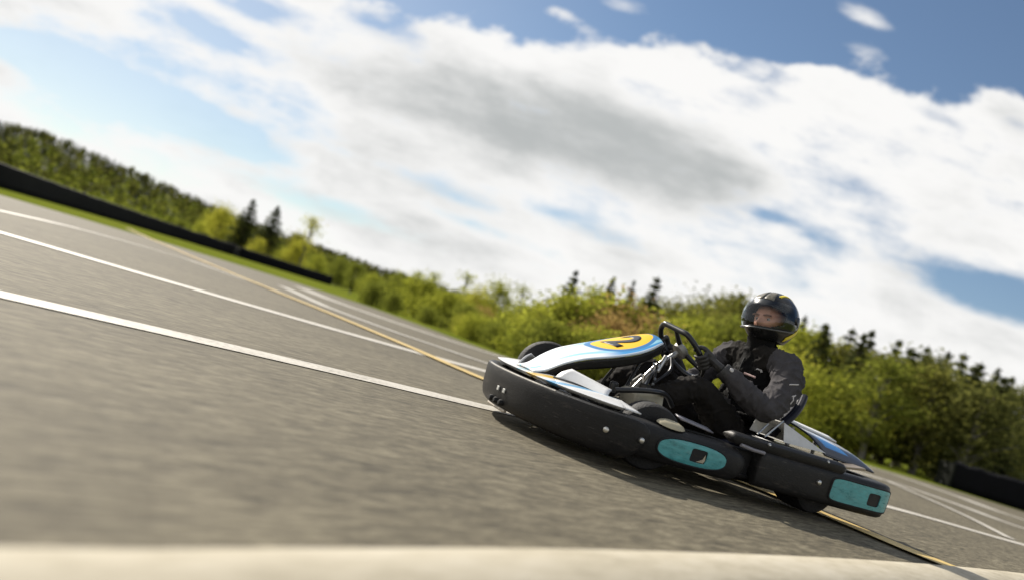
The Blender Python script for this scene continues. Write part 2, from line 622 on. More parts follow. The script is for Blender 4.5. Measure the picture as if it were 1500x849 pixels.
nt, N_, L_ = nodes(deck_m)
b = N_['Principled BSDF']
b.inputs['Roughness'].default_value = 0.28
b.inputs['Coat Weight'].default_value = 0.3
tc = N_.new('ShaderNodeTexCoord')
sp = N_.new('ShaderNodeSeparateXYZ')
L_.new(tc.outputs['Object'], sp.inputs[0])
y = sp.outputs['Y']
x = sp.outputs['X']
diag = math_node(nt, 'ADD', y, math_node(nt, 'MULTIPLY', x, 0.7))
c = mixcol(nt, band(nt, diag, 0.93, 0.985), (0.78, 0.78, 0.77), (0.16, 0.42, 0.68))
c = mixcol(nt, band(nt, diag, 0.70, 0.73), c, (0.35, 0.62, 0.75))
c = mixcol(nt, band(nt, diag, 0.79, 0.87), c, (0.80, 0.52, 0.08))
L_.new(c, b.inputs['Base Color'])

PD = [(-0.045, 0.229), (-0.03, 0.236), (-0.02, 0.243), (-0.06, 0.252), (-0.12, 0.262), (-0.155, 0.262), (-0.16, 0.25), (-0.1, 0.235)]
obj('front_spoiler', *g_sweep(front_plan, PD, s0=0.13, s1=front_plan.L - 0.13, round0=0.03, round1=0.03, zc=0.245), deck_m, kart)
for sgn in (1, -1):
    A, B_, C_, D_ = (0.925, 0.19, 0.258), (0.865, 0.21, 0.318), (0.735, 0.36, 0.288), (0.79, 0.43, 0.25)
    fn = lambda a, d: (Vector(A).lerp(Vector(D_), a).lerp(Vector(B_).lerp(Vector(C_), a), d) + Vector((0.004, 0.0, 0.006)) * math.sin(math.pi * d)) * 1
    v, f = g_grid(fn, 10, 5)
    v = [Vector((p.x, p.y * sgn, p.z)) for p in v]
    so = obj('nose_side_panel', v, f, WHITE, kart, solid=0.008)
    e = [Vector((p[0], p[1] * sgn, p[2])) for p in (A, (0.87, 0.30, 0.262), D_)]
    if sgn > 0:
        obj('panel_edge', *g_tube(catmull(e), 0.007, 6), BLACKT, so)
    # outer white wing plate near the side
    q = [(0.86, 0.40, 0.246), (0.80, 0.54, 0.244), (0.70, 0.565, 0.240), (0.735, 0.45, 0.262)]
    v, f = g_grid(lambda a, d: Vector(q[0]).lerp(Vector(q[1]), d).lerp(Vector(q[3]).lerp(Vector(q[2]), d), a), 6, 6)
    v = [Vector((p.x, p.y * sgn, p.z)) for p in v]
    obj('wing_plate', v, f, WHITE, kart, solid=0.006)

prof = catmull([(0.985, 0, 0.262), (0.93, 0, 0.285), (0.86, 0, 0.342), (0.78, 0, 0.392), (0.68, 0, 0.437), (0.58, 0, 0.483), (0.48, 0, 0.535), (0.43, 0, 0.562), (0.385, 0, 0.580), (0.365, 0, 0.577)], 8)
ps = [0]
for a, b2 in zip(prof, prof[1:]):
    ps.append(ps[-1] + (b2 - a).length)
PL = ps[-1]


def prof_at(t):
    s = t * PL
    i = 0
    while i < len(ps) - 2 and ps[i + 1] < s:
        i += 1
    return prof[i].lerp(prof[i + 1], (s - ps[i]) / max(1e-9, ps[i + 1] - ps[i]))


def halfw(t):
    q = min(1, t / 0.62)
    w = 0.098 + 0.097 * q * q * (3 - 2 * q)
    if t > 0.70:
        q = (t - 0.70) / 0.30
        w = 0.195 - 0.10 * q ** 1.5
    return w


def panel(t, u, lift=0.0):
    p = prof_at(t)
    p2 = prof_at(min(1, t + 0.02)) - prof_at(max(0, t - 0.02))
    n = Vector((-p2.z, 0, p2.x)).normalized()
    if n.z < 0:
        n = -n
    return p + Vector((0, u * halfw(t), 0)) + n * (lift - (0.008 + 0.02 * t) * u * u)


v, f = g_grid(lambda t, a: panel(t, a * 2 - 1), 60, 24)
pan_m = bpy.data.materials.new('number_panel_graphics')
pan_m.use_nodes = True
pn = obj('front_panel', v, f, [pan_m], kart, solid=0.006)
ul = pn.data.uv_layers.new(name='UVMap')
idx = {}
for lp in pn.data.loops:
    k = lp.vertex_index
    ul.data[lp.index].uv = ((k // 25) / 60, (k % 25) / 24)
nt, N_, L_ = nodes(pan_m)
b = N_['Principled BSDF']
b.inputs['Roughness'].default_value = 0.42
b.inputs['Specular IOR Level'].default_value = 0.25
uvn = N_.new('ShaderNodeUVMap')
uvn.uv_map = 'UVMap'
sp = N_.new('ShaderNodeSeparateXYZ')
L_.new(uvn.outputs[0], sp.inputs[0])
t_, w_ = sp.outputs['X'], math_node(nt, 'MULTIPLY', math_node(nt, 'SUBTRACT', sp.outputs['Y'], 0.5), 2.0)
aw = math_node(nt, 'ABSOLUTE', w_)
# yellow field: superellipse
e1 = math_node(nt, 'POWER', math_node(nt, 'ABSOLUTE', math_node(nt, 'DIVIDE', math_node(nt, 'SUBTRACT', t_, 0.74), 0.215)), 2.6)
e2 = math_node(nt, 'POWER', math_node(nt, 'DIVIDE', aw, 0.68), 2.6)
ell = math_node(nt, 'ADD', e1, e2)
yel = math_node(nt, 'SUBTRACT', 1.0, sstep(nt, ell, 0.95, 1.02))
rimb = math_node(nt, 'SUBTRACT', 1.0, sstep(nt, ell, 1.5, 1.7))
# blue grows from the middle to the rear
blue = sstep(nt, t_, 0.42, 0.62)
nz = N_.new('ShaderNodeTexNoise')
nz.inputs['Scale'].default_value = 9
L_.new(uvn.outputs[0], nz.inputs['Vector'])
c = mixcol(nt, blue, (0.76, 0.77, 0.77), (0.04, 0.27, 0.58))
c = mixcol(nt, band(nt, math_node(nt, 'ADD', aw, math_node(nt, 'MULTIPLY', t_, -0.35)), 0.35, 0.52, 0.02), c, (0.30, 0.60, 0.74))
edge = sstep(nt, aw, 0.90, 0.94)
c = mixcol(nt, edge, c, (0.62, 0.70, 0.78))
c = mixcol(nt, rimb, c, (0.035, 0.18, 0.42))
c = mixcol(nt, yel, c, (0.86, 0.51, 0.010))
L_.new(c, b.inputs['Base Color'])
# black turned-down skirt round the panel
for sgn in (1, -1):
    def sk(t, a, sgn=sgn):
        p = panel(t, sgn)
        d = 0.008 + 0.045 * min(1, 0.6 + t * 1.0) * a
        q = p + Vector((0, -sgn * 0.012 * a, -d))
        return q
    v, f = g_grid(sk, 50, 4)
    obj('panel_skirt', v, f, BLACKP, pn, solid=0.006)
v, f = g_grid(lambda a, d: panel(1.0, a * 2 - 1) + Vector((-0.006 - 0.005 * d, 0, -0.008 - 0.05 * d)), 16, 3)
obj('panel_skirt', v, f, BLACKP, pn, solid=0.006)
for sgn in (1, -1):
    obj('panel_bracket', *g_tube([(0.42, 0.06 * sgn, 0.53), (0.5, 0.1 * sgn, 0.3), (0.56, 0.12 * sgn, 0.08)], 0.009), BLACKT, pn)
# the number 2
cu = bpy.data.curves.new('number', 'FONT')
cu.body = '2'
cu.size = 0.2
cu.offset = 0.006
cu.resolution_u = 8
tmp = bpy.data.objects.new('number', cu)
COL.objects.link(tmp)
dg = bpy.context.evaluated_depsgraph_get()
dg.update()
me = bpy.data.meshes.new_from_object(tmp.evaluated_get(dg))
bpy.data.objects.remove(tmp)
bm = bmesh.new()
bm.from_mesh(me)
bmesh.ops.triangulate(bm, faces=bm.faces)
for _ in range(2):
    bmesh.ops.subdivide_edges(bm, edges=[e for e in bm.edges if e.calc_length() > 0.012], cuts=1, use_grid_fill=True)
bmesh.ops.triangulate(bm, faces=bm.faces)
xs = [p.co.x for p in bm.verts]
ys = [p.co.y for p in bm.verts]
x0, x1, y0, y1 = min(xs), max(xs), min(ys), max(ys)
for p in bm.verts:
    a = (p.co.x - x0) / (x1 - x0) * 2 - 1
    d = (p.co.y - y0) / (y1 - y0)
    t = 0.62 + 0.25 * d
    p.co = panel(t, 0.04 + a * 0.40, 0.0025)
bm.to_mesh(me)
bm.free()
me.materials.clear()
me.materials.append(mat('black_number', (0.015, 0.014, 0.013), 0.4))
no = bpy.data.objects.new('number', me)
link(no, pn)
md = no.modifiers.new('solid', 'SOLIDIFY')
md.thickness = 0.001

# ------------------------------------------------ steering, pedals, tank, seat, engine
WC = Vector((0.195, 0, 0.552))
WT = Vector((0.71, 0, 0.70)).normalized()
WY = Vector((0, 1, 0))
WN = WT.cross(WY).normalized()
if WN.x > 0:
    WN = -WN
WR = 0.152
TURN = R(12)


def ring_r(a):
    b2 = (a - TURN + math.pi) % (2 * math.pi) - math.pi
    k = WR
    c2 = math.cos(b2)
    if c2 > 0.80:
        k = min(k, 0.80 * WR / c2 * 1.06)
    return k


def ring(a, r=None):
    r = ring_r(a) if r is None else r
    return WC + (WT * math.cos(a) + WY * math.sin(a)) * r


sw = obj('steering_wheel', *g_tube([ring(2 * math.pi * i / 72) for i in range(72)], 0.0135, 10, closed=True), BLACKT, kart)
sp_g = []
for a in (TURN, TURN + R(118), TURN - R(118)):
    p0, p1 = ring(a, 0.03), ring(a, ring_r(a) - 0.008)
    sp_g.append(g_tube([p0, p1], [0.014, 0.010], 8))
obj('spoke', *merge(*sp_g), BLACKT, sw)
obj('hub', *g_lathe([(0.001, 0.012), (0.035, 0.012), (0.045, 0.0), (0.04, -0.02), (0.001, -0.03)], WC, WN, 20, closed=False), GREYM, sw)
obj('steering_column', *g_tube([WC - WN * 0.01, WC - WN * 0.16, Vector((0.47, 0.0, 0.18))], 0.014, 12), STEEL, kart)
obj('steering_support', *merge(g_tube([(0.36, 0.01, 0.38), (0.40, 0.16, 0.22), (0.42, 0.25, 0.08)], 0.010), g_tube([(0.36, -0.01, 0.38), (0.40, -0.16, 0.22), (0.42, -0.25, 0.08)], 0.010), g_tube([(0.30, 0.045, 0.50), (0.335, 0.06, 0.42)], 0.012), g_tube([(0.37, 0.07, 0.39), (0.42, 0.09, 0.30)], 0.011)), STEEL, kart)
for sgn in (1, -1):
    g = merge(g_tube([(0.80, 0.12 * sgn, 0.06), (0.81, 0.12 * sgn, 0.19)], 0.008), g_tube([(0.81, 0.07 * sgn, 0.2), (0.81, 0.17 * sgn, 0.2)], 0.010))
    obj('pedal', *g, GREYM, kart)
ft = obj('fuel_tank', *g_box((0.49, 0.23, 0.27), (0.15, 0.15, 0.11), Matrix.Rotation(R(10), 3, 'Y')), mat('tank_plastic', (0.36, 0.33, 0.25), 0.5, var=0.25, vscale=20), kart, bevel=0.018)
obj('tank_bracket', *g_tube([(0.42, 0.29, 0.065), (0.42, 0.29, 0.24)], 0.008), BLACKT, ft)
obj('tank_bracket', *g_tube([(0.56, 0.27, 0.065), (0.56, 0.27, 0.24)], 0.008), BLACKT, ft)
obj('tank_cap', *g_lathe([(0.001, 0.03), (0.025, 0.03), (0.028, 0.0)], (0.49, 0.23, 0.32), (0, 0, 1), 16, closed=False), BLACKP, ft)
ob = g_box((0.485, 0.308, 0.272), (0.055, 0.003, 0.022), Matrix.Rotation(R(10), 3, 'Y'))
obj('tank_sticker', *ob, mat('orange_sticker', (0.5, 0.30, 0.06), 0.5, var=0.3, vscale=40), ft, bevel=0.001)
# dark fairing round the tank and side sheets
obj('brake_master', *merge(g_box((0.60, 0.20, 0.20), (0.12, 0.06, 0.10)), g_tube([(0.63, 0.2, 0.26), (0.63, 0.2, 0.32)], 0.02, 12)), BLACKT, kart, bevel=0.01)
obj('cable_loom', *merge(g_tube(catmull([(0.45, 0.05, 0.2), (0.36, 0.10, 0.36), (0.28, 0.08, 0.44), (0.25, 0.02, 0.5)]), 0.008), g_tube(catmull([(0.5, 0.1, 0.12), (0.40, 0.14, 0.3), (0.33, 0.04, 0.46)]), 0.006), g_tube(catmull([(0.56, 0.3, 0.15), (0.46, 0.2, 0.38), (0.36, 0.08, 0.42)]), 0.006), g_tube(catmull([(0.7, 0.33, 0.29), (0.55, 0.36, 0.33), (0.42, 0.3, 0.33), (0.34, 0.26, 0.29)]), 0.012)), BLACKT, kart)
bl = [g_lathe([(0.001, 0.006), (0.008, 0.005), (0.01, 0.0)], (0.36 + 0.05 * random.random(), 0.06 + 0.08 * random.random(), 0.34 + 0.11 * random.random()), (-0.2, 1, 0.3), 8, closed=False) for _ in range(7)]
obj('wheel_fixing', *merge(*bl), STEEL, kart)
v, f = g_lathe([(0.001, 0.018), (0.04, 0.016), (0.062, 0.008), (0.07, 0.0)], (0.53, 0.545, 0.213), (0, 0.15, 1), 20, closed=False)
v = [Vector((0.53 + (p.x - 0.53) * 1.0, 0.545 + (p.y - 0.545) * 0.6, p.z + 0.012)) for p in v]
obj('tan_dome', v, f, TAN, kart)  # flattened tan dome on top of the pod
v, f = g_grid(lambda a, d: Vector((0.47 - 0.2 * a, 0.47 - 0.02 * a + 0.05 * d, 0.275 - 0.02 * a - 0.012 * d)), 6, 2)
obj('side_sheet', v, f, GREYP, kart, solid=0.006)
v, f = g_grid(lambda a, d: Vector((0.62 - 1.0 * a, 0.33 + 0.17 * d, 0.10 + 0.10 * d + 0.02 * math.sin(a * 6))), 20, 6)
obj('inner_pod', v, f, BLACKP, kart, solid=0.01)
obj('inner_pod', *mirror((v, f)), BLACKP, kart, solid=0.01)


def seat_fn(a, d):
    # a: along from front lip up the back, d: across
    s = a
    y = (d * 2 - 1)
    if s < 0.45:
        q = s / 0.45
        cx_, cz = 0.04 - 0.36 * q, 0.105 - 0.035 * math.sin(q * math.pi * 0.6)
        nx, nz_ = 0, 1
    else:
        q = (s - 0.45) / 0.55
        ang = q * 1.25
        cx_ = -0.325 - 0.215 * q ** 0.8
        cz = 0.072 + 0.435 * q ** 1.25
        nx, nz_ = math.cos(0.3), 0.3
    hw_ = 0.19 + 0.035 * math.sin(math.pi * min(1, s * 1.25)) + 0.03 * s - (0.06 * max(0, (s - 0.84) / 0.16) ** 2)
    lift = abs(y) ** 2.6 * (0.05 + 0.13 * math.sin(math.pi * min(1, max(0, s)) ** 0.9))
    return Vector((cx_ + nx * lift, y * hw_, cz + nz_ * lift))


v, f = g_grid(seat_fn, 26, 18)
seat = obj('seat', v, f, SEATM, kart, solid=0.026)
edge_p = [seat_fn(i / 30, 1.0) for i in range(31)] + [seat_fn(1.0, 1 - j / 18) for j in range(1, 19)] + [seat_fn(1 - i / 30, 0.0) for i in range(1, 31)]
obj('seat_piping', *g_tube(edge_p, 0.017, 8), SEATM, seat)
# silver engine guard wedge behind the seat on the near side
W = {'apex': (-0.235, 0.35, 0.372), 'rear': (-0.485, 0.41, 0.292), 'bot': (-0.215, 0.405, 0.285), 'rear2': (-0.47, 0.22, 0.29), 'apex2': (-0.225, 0.18, 0.372), 'bot2': (-0.2, 0.18, 0.285)}
v = [Vector(W[k]) for k in ('apex', 'bot', 'rear', 'apex2', 'rear2', 'bot2')]
eg = obj('engine_guard', v, [(0, 1, 2), (0, 2, 4, 3), (3, 4, 5), (1, 5, 4, 2)], mat('silver_sheet', (0.62, 0.61, 0.58), 0.45, 0.25, var=0.12, vscale=30, bump=0.1), kart, solid=0.004, bevel=0.002)
obj('guard_frame', *merge(g_tube([(-0.10, 0.40, 0.284), (-0.222, 0.352, 0.376), (-0.21, 0.19, 0.378)], 0.005, 8), g_tube([(-0.055, 0.40, 0.286), (-0.11, 0.385, 0.345)], 0.004, 8)), STEEL, eg)
obj('engine', *merge(g_box((-0.3, 0.30, 0.19), (0.22, 0.2, 0.16)), *[g_box((-0.3 + 0.0, 0.3, 0.12 + 0.018 * i), (0.25, 0.23, 0.006)) for i in range(9)]), BLACKT, kart, bevel=0.003)
obj('exhaust', *g_tube(catmull([(-0.2, -0.3, 0.16), (-0.38, -0.34, 0.2), (-0.6, -0.3, 0.2), (-0.72, -0.2, 0.2)]), [0.02] * 6 + [0.04] * 6 + [0.045] * 4 + [0.02] * 3, 12), GREYM, kart)
# blue rear fairing
rf_m = bpy.data.materials.new('blue_fairing_graphics')
rf_m.use_nodes = True


def rear_fn(a, d):
    top = Vector((-0.50, 0.08, 0.385)).lerp(Vector((-0.78, 0.13, 0.352)), a)
    low = Vector((-0.60, 0.30, 0.278)).lerp(Vector((-0.89, 0.36, 0.268)), a)
    p = top.lerp(low, d)
    return p + Vector((-0.01, 0.02, 0.014)) * math.sin(math.pi * d) * (1 - 0.5 * a)


v, f = g_grid(rear_fn, 24, 12)
rf = obj('rear_fairing', v, f, [rf_m], kart, solid=0.008)
ul = rf.data.uv_layers.new(name='UVMap')
for lp in rf.data.loops:
    k = lp.vertex_index
    ul.data[lp.index].uv = ((k // 13) / 24, (k % 13) / 12)
nt, N_, L_ = nodes(rf_m)
b = N_['Principled BSDF']
b.inputs['Roughness'].default_value = 0.22
b.inputs['Coat Weight'].default_value = 0.5
uvn = N_.new('ShaderNodeUVMap')
uvn.uv_map = 'UVMap'
sp = N_.new('ShaderNodeSeparateXYZ')
L_.new(uvn.outputs[0], sp.inputs[0])
a_, d_ = sp.outputs['X'], sp.outputs['Y']
c = mixcol(nt, sstep(nt, math_node(nt, 'ADD', a_, d_), 0.35, 0.8), (0.45, 0.5, 0.58), (0.03, 0.22, 0.55))
inn = math_node(nt, 'MULTIPLY', band(nt, a_, 0.16, 0.66, 0.02), band(nt, d_, 0.14, 0.72, 0.03))
c = mixcol(nt, inn, (0.014, 0.02, 0.035), c)
c = mixcol(nt, math_node(nt, 'MULTIPLY', band(nt, math_node(nt, 'SUBTRACT', d_, math_node(nt, 'MULTIPLY', a_, 0.4)), 0.08, 0.16, 0.015), inn), c, (0.65, 0.67, 0.72))
L_.new(c, b.inputs['Base Color'])
v, f = g_grid(lambda a, d: Vector((-0.46 - 0.36 * a, 0.03 + 0.07 * d + 0.04 * a, 0.405 - 0.034 * a - 0.016 * d)), 8, 2)
obj('fairing_top', v, f, WHITE, rf, solid=0.008)
for a, b2 in (((-0.70, 0.25, 0.30), (-0.74, 0.3, 0.2)), ((-0.5, 0.14, 0.36), (-0.5, 0.14, 0.1)), ((-0.72, 0.1, 0.34), (-0.72, 0.1, 0.2))):
    obj('fairing_stay', *g_tube([a, b2], 0.012), GREYM, rf)
v, f = g_box((-0.68, 0.36, 0.258), (0.18, 0.10, 0.012), Matrix.Rotation(R(8), 3, 'Y'))
obj('rear_bracket', v, f, mat('bronze_bracket', (0.35, 0.28, 0.2), 0.4, 0.6, var=0.3), kart, bevel=0.003)


# ================================================================== DRIVER
def skin(joints, edges, root, sub=1):
    names = list(joints)
    me = bpy.data.meshes.new('skin')
    me.from_pydata([joints[n][0] for n in names], [(names.index(a), names.index(b2)) for a, b2 in edges], [])
    o = bpy.data.objects.new('skin', me)
    COL.objects.link(o)
    md = o.modifiers.new('skin', 'SKIN')
    md.use_smooth_shade = True
    md.branch_smoothing = 0.6
    for i, n in enumerate(names):
        r = joints[n][1]
        sv = me.skin_vertices[0].data[i]
        sv.radius = r if isinstance(r, tuple) else (r, r)
        sv.use_root = (n == root)
    sm = o.modifiers.new('sub', 'SUBSURF')
    sm.levels = sm.render_levels = sub
    dg = bpy.context.evaluated_depsgraph_get()
    dg.update()
    me2 = bpy.data.meshes.new_from_object(o.evaluated_get(dg))
    bpy.data.objects.remove(o)
    V = [v.co.copy() for v in me2.vertices]
    Fc = [tuple(p.vertices) for p in me2.polygons]
    bpy.data.meshes.remove(me2)
    return V, Fc


def fuse(name, geo, voxel, m, parent, smooth_it=2):
    o = obj(name, *geo, m, parent)
    md = o.modifiers.new('remesh', 'REMESH')
    md.mode = 'VOXEL'
    md.voxel_size = voxel
    sm = o.modifiers.new('smooth', 'SMOOTH')
    sm.iterations = smooth_it
    sm.factor = 0.5
    mats = list(o.data.materials)
    bake(o)
    o.data.materials.clear()
    for x in mats:
        o.data.materials.append(x)
    for p in o.data.polygons:
        p.use_smooth = True
        p.material_index = 0
    return o


J = {
    'pelvis': ((-0.24, 0, 0.20), (0.15, 0.12)), 'belly': ((-0.285, 0, 0.31), (0.145, 0.115)), 'chest': ((-0.30, 0, 0.45), (0.155, 0.115)),
    'upper': ((-0.295, 0, 0.56), (0.13, 0.10)), 'neck0': ((-0.27, 0, 0.645), 0.068), 'neck1': ((-0.25, 0.005, 0.73), 0.058),
    'clavL': ((-0.28, 0.105, 0.662), 0.088), 'shL': ((-0.30, 0.222, 0.635), 0.092), 'uaL': ((-0.235, 0.292, 0.505), 0.084), 'elL': ((-0.115, 0.335, 0.39), 0.068),
    'faL': ((-0.005, 0.278, 0.458), 0.059), 'wrL': ((0.085, 0.212, 0.515), 0.034),
    'clavR': ((-0.28, -0.105, 0.662), 0.088), 'shR': ((-0.285, -0.22, 0.632), 0.09), 'uaR': ((-0.22, -0.28, 0.50), 0.062), 'elR': ((-0.10, -0.31, 0.405), 0.052),
    'faR': ((0.0, -0.26, 0.46), 0.046), 'wrR': ((0.085, -0.205, 0.52), 0.033),
    'hipL': ((-0.20, 0.10, 0.19), 0.105), 'thL': ((0.0, 0.165, 0.31), 0.092), 'knL': ((0.19, 0.205, 0.415), 0.068), 'shkL': ((0.36, 0.17, 0.31), 0.062), 'anL': ((0.58, 0.12, 0.17), 0.042), 'ftL': ((0.68, 0.12, 0.17), 0.036),
    'hipR': ((-0.20, -0.10, 0.19), 0.105), 'thR': ((0.0, -0.165, 0.32), 0.092), 'knR': ((0.19, -0.20, 0.43), 0.068), 'shkR': ((0.36, -0.17, 0.32), 0.062), 'anR': ((0.58, -0.12, 0.17), 0.042), 'ftR': ((0.68, -0.12, 0.17), 0.036),
}
E_ = [('pelvis', 'belly'), ('belly', 'chest'), ('chest', 'upper'), ('upper', 'neck0'), ('neck0', 'neck1')]
for s in 'LR':
    E_ += [('upper', 'clav' + s), ('clav' + s, 'sh' + s), ('sh' + s, 'ua' + s), ('ua' + s, 'el' + s), ('el' + s, 'fa' + s), ('fa' + s, 'wr' + s),
           ('pelvis', 'hip' + s), ('hip' + s, 'th' + s), ('th' + s, 'kn' + s), ('kn' + s, 'shk' + s), ('shk' + s, 'an' + s), ('an' + s, 'ft' + s)]
body_g = skin(J, E_, 'pelvis')

# head in its own frame: +x face, z up
HEADM = Matrix.Translation((-0.276, 0.0, 0.832)) @ Matrix.Rotation(R(17), 4, 'Z') @ Matrix.Rotation(R(6), 4, 'X') @ Matrix.Rotation(R(3), 4, 'Y')


def head_pt(az, el):
    d = Vector((math.cos(el) * math.cos(az), math.cos(el) * math.sin(az), math.sin(el)))
    p = Vector((d.x * 0.094, d.y * 0.076, d.z * 0.112))
    if d.z < 0:
        p.x *= 1 - 0.12 * d.z * d.z
        p.y *= 1 + 0.35 * d.z
    fx = max(0, d.x)

    def bumpf(y0, z0, sy, sz):
        return math.exp(-((p.y - y0) / sy) ** 2 - ((p.z - z0) / sz) ** 2) * (1 if d.x > 0 else 0)
    p.x += 0.032 * bumpf(0, -0.022, 0.012, 0.022) + 0.012 * bumpf(0, 0.0, 0.008, 0.03)       # nose
    p.x -= 0.016 * (bumpf(0.031, 0.006, 0.016, 0.011) + bumpf(-0.031, 0.006, 0.016, 0.011))    # sockets
    p.x += 0.007 * (bumpf(0.03, 0.026, 0.024, 0.009) + bumpf(-0.03, 0.026, 0.024, 0.009))      # brows
    p.x += 0.006 * (bumpf(0.036, -0.022, 0.018, 0.014) + bumpf(-0.036, -0.022, 0.018, 0.014))  # cheeks
    p.x += 0.008 * bumpf(0, -0.058, 0.022, 0.007) + 0.007 * bumpf(0, -0.068, 0.02, 0.006) - 0.006 * bumpf(0, -0.0625, 0.024, 0.003)
    p.x += 0.012 * bumpf(0, -0.095, 0.022, 0.016)
    return HEADM @ p


hv, hf = g_grid(lambda a, d: head_pt((a * 2 - 1) * math.pi, (d - 0.5) * math.pi * 0.998), 56, 44)
person = fuse('person', merge(body_g, (hv, hf)), 0.0065, [SUIT, SLEEVE, SKIN], None, 3)
person.matrix_world = KX
tag(person, 'driver in black helmet and dark suit seated in the go-kart gripping the steering wheel', 'person')


def seg_d(p, a, b2):
    a, b2 = Vector(a), Vector(b2)
    t = max(0, min(1, (p - a).dot(b2 - a) / (b2 - a).length_squared))
    return (p - (a + (b2 - a) * t)).length


arm_segs = []
for s in 'LR':
    for a, b2 in (('sh', 'ua'), ('ua', 'el'), ('el', 'fa'), ('fa', 'wr')):
        arm_segs.append((J[a + s][0], J[b2 + s][0], J[b2 + s][1] if not isinstance(J[b2 + s][1], tuple) else 0.07))
HC = HEADM.translation
# cloth folds
NRM = [v.normal.copy() for v in person.data.vertices]
for v in person.data.vertices:
    p = v.co
    if (p - HC).length < 0.15 or p.z > 0.7:
        continue
    a = noise.noise(p * 9) * 0.009
    fold = 1 - abs(noise.noise(Vector((p.x * 16, p.y * 16, p.z * 16 + 3)) + Vector((5, 1, 2)) * noise.noise(p * 5))) * 2
    a += 0.010 * max(0, fold) ** 3
    v.co = p + NRM[v.index] * a
for f_ in person.data.polygons:
    p = f_.center
    if (p - HC).length < 0.135 and p.z > 0.70:
        f_.material_index = 2
    elif p.z > 0.33 and p.x < 0.12 and abs(p.y) > 0.13 and any(seg_d(p, a, b2) < r + 0.035 for a, b2, r in arm_segs):
        f_.material_index = 1
for sgn in (1, -1):
    e = HEADM @ Vector((0.0735, 0.031 * sgn, 0.004))
    v, f = g_lathe([(0.0095 * math.sin(math.pi * i / 10) + 1e-5, -0.0095 * math.cos(math.pi * i / 10)) for i in range(11)], e, HEADM.to_3x3() @ Vector((1, 0, 0)), 14, closed=False)
    eo = obj('eye', v, f, mat('eye_white', (0.42, 0.38, 0.35), 0.3), person)
    v, f = g_lathe([(0.0001, 0.0099), (0.0048, 0.0090)], e, HEADM.to_3x3() @ Vector((1, 0.15, 0)), 12, closed=False)
    obj('iris', v, f, mat('eye_iris', (0.07, 0.045, 0.03), 0.25), eo)
    bv = [HEADM @ Vector((0.094 - 0.4 * (yy - 0.02) ** 2 * 20, yy * sgn, 0.022 + 0.003 * math.sin((yy - 0.012) / 0.04 * math.pi))) for yy in [0.012 + 0.008 * i for i in range(6)]]
    obj('eyebrow', *g_tube(bv, 0.0045, 6), mat('brow_hair', (0.20, 0.10, 0.06), 0.8), person)

# vest over the torso
VJ = {'a': ((-0.275, 0, 0.25), (0.168, 0.137)), 'b': ((-0.295, 0, 0.33), (0.162, 0.132)), 'c': ((-0.305, 0, 0.45), (0.195, 0.15)), 'd': ((-0.295, 0, 0.57), (0.18, 0.14)), 'e': ((-0.275, 0, 0.675), (0.122, 0.105)), 'f': ((-0.258, 0, 0.735), (0.085, 0.084)),
      'g': ((-0.282, 0.125, 0.668), 0.102), 'h': ((-0.275, -0.125, 0.664), 0.102)}
vest = fuse('vest', skin(VJ, [('a', 'b'), ('b', 'c'), ('c', 'd'), ('d', 'e'), ('e', 'f'), ('d', 'g'), ('d', 'h')], 'c'), 0.008, [VESTM], person, 3)
NRM = [v.normal.copy() for v in vest.data.vertices]
for v in vest.data.vertices:
    p = v.co
    fold = 1 - abs(noise.noise(Vector((p.x * 20, p.y * 14, p.z * 22)) + Vector((4, 4, 4)) * noise.noise(p * 6))) * 2
    v.co = p + NRM[v.index] * (noise.noise(p * 12) * 0.010 + 0.011 * max(0, fold) ** 3)
# collar and shoulder straps / zip
v, f = g_tube(catmull([(-0.285, 0, 0.60), (-0.27, 0, 0.67), (-0.255, 0.002, 0.735), (-0.248, 0.004, 0.775)], 4), [0.088, 0.084, 0.079, 0.075, 0.073, 0.072, 0.071, 0.070, 0.070, 0.071, 0.070, 0.069, 0.068], 20)
v = [p + (p - Vector((-0.265, 0, p.z))).normalized() * noise.noise(Vector((p.x * 9, p.y * 9, p.z * 60))) * 0.005 for p in v]
obj('neck_tube', v, f, VESTM, person)


def on_mesh(o, origin, direc):
    ok, loc, nr, _ = o.ray_cast(Vector(origin), Vector(direc))
    return (loc, nr) if ok else (None, None)


bpy.context.view_layer.update()


def patch(o, pts, m, name, parent, r=0.004):
    """thin printed line lying on a cloth surface; pts are (origin, direction) rays"""
    P_ = []
    for og, dr in pts:
        l, n = on_mesh(o, og, dr)
        if l is not None:
            P_.append(l + n * 0.001)
    if len(P_) < 2:
        return None
    return obj(name, *g_tube(P_, r, 6), m, parent)


dirn = Vector((-0.62, -0.15, -0.4))
patch(vest, [((0.1, 0.035 + 0.06 * i / 5, 0.545 - 0.006 * i / 5), (-1, 0, 0)) for i in range(6)], mat('pink_print', (0.62, 0.42, 0.38), 0.6), 'chest_print', vest, 0.006)
patch(vest, [((0.1, 0.09 + 0.012 * math.cos(a), 0.572 + 0.012 * math.sin(a)), (-1, 0, 0)) for a in (0, 1, 2, 3)], PRINT, 'badge', vest, 0.006)
patch(vest, [((0.1, 0.0, 0.62 - 0.03 * i), (-1, 0, 0)) for i in range(10)], BLACKD, 'zip', vest, 0.004)
for z0, z1, x0, x1 in ((0.565, 0.552, -0.285, -0.235), (0.505, 0.465, -0.262, -0.252), (0.512, 0.500, -0.275, -0.250)):
    patch(person, [((x0 + 0.035 + (x1 - x0) * i / 6, 0.8, z0 + (z1 - z0) * i / 6 + 0.02), (0, -1, -0.05)) for i in range(7)], PRINT, 'sleeve_print', person, 0.003)

# helmet shell: lat-long grid with a face opening
A_, B2, C2 = 0.148, 0.132, 0.142


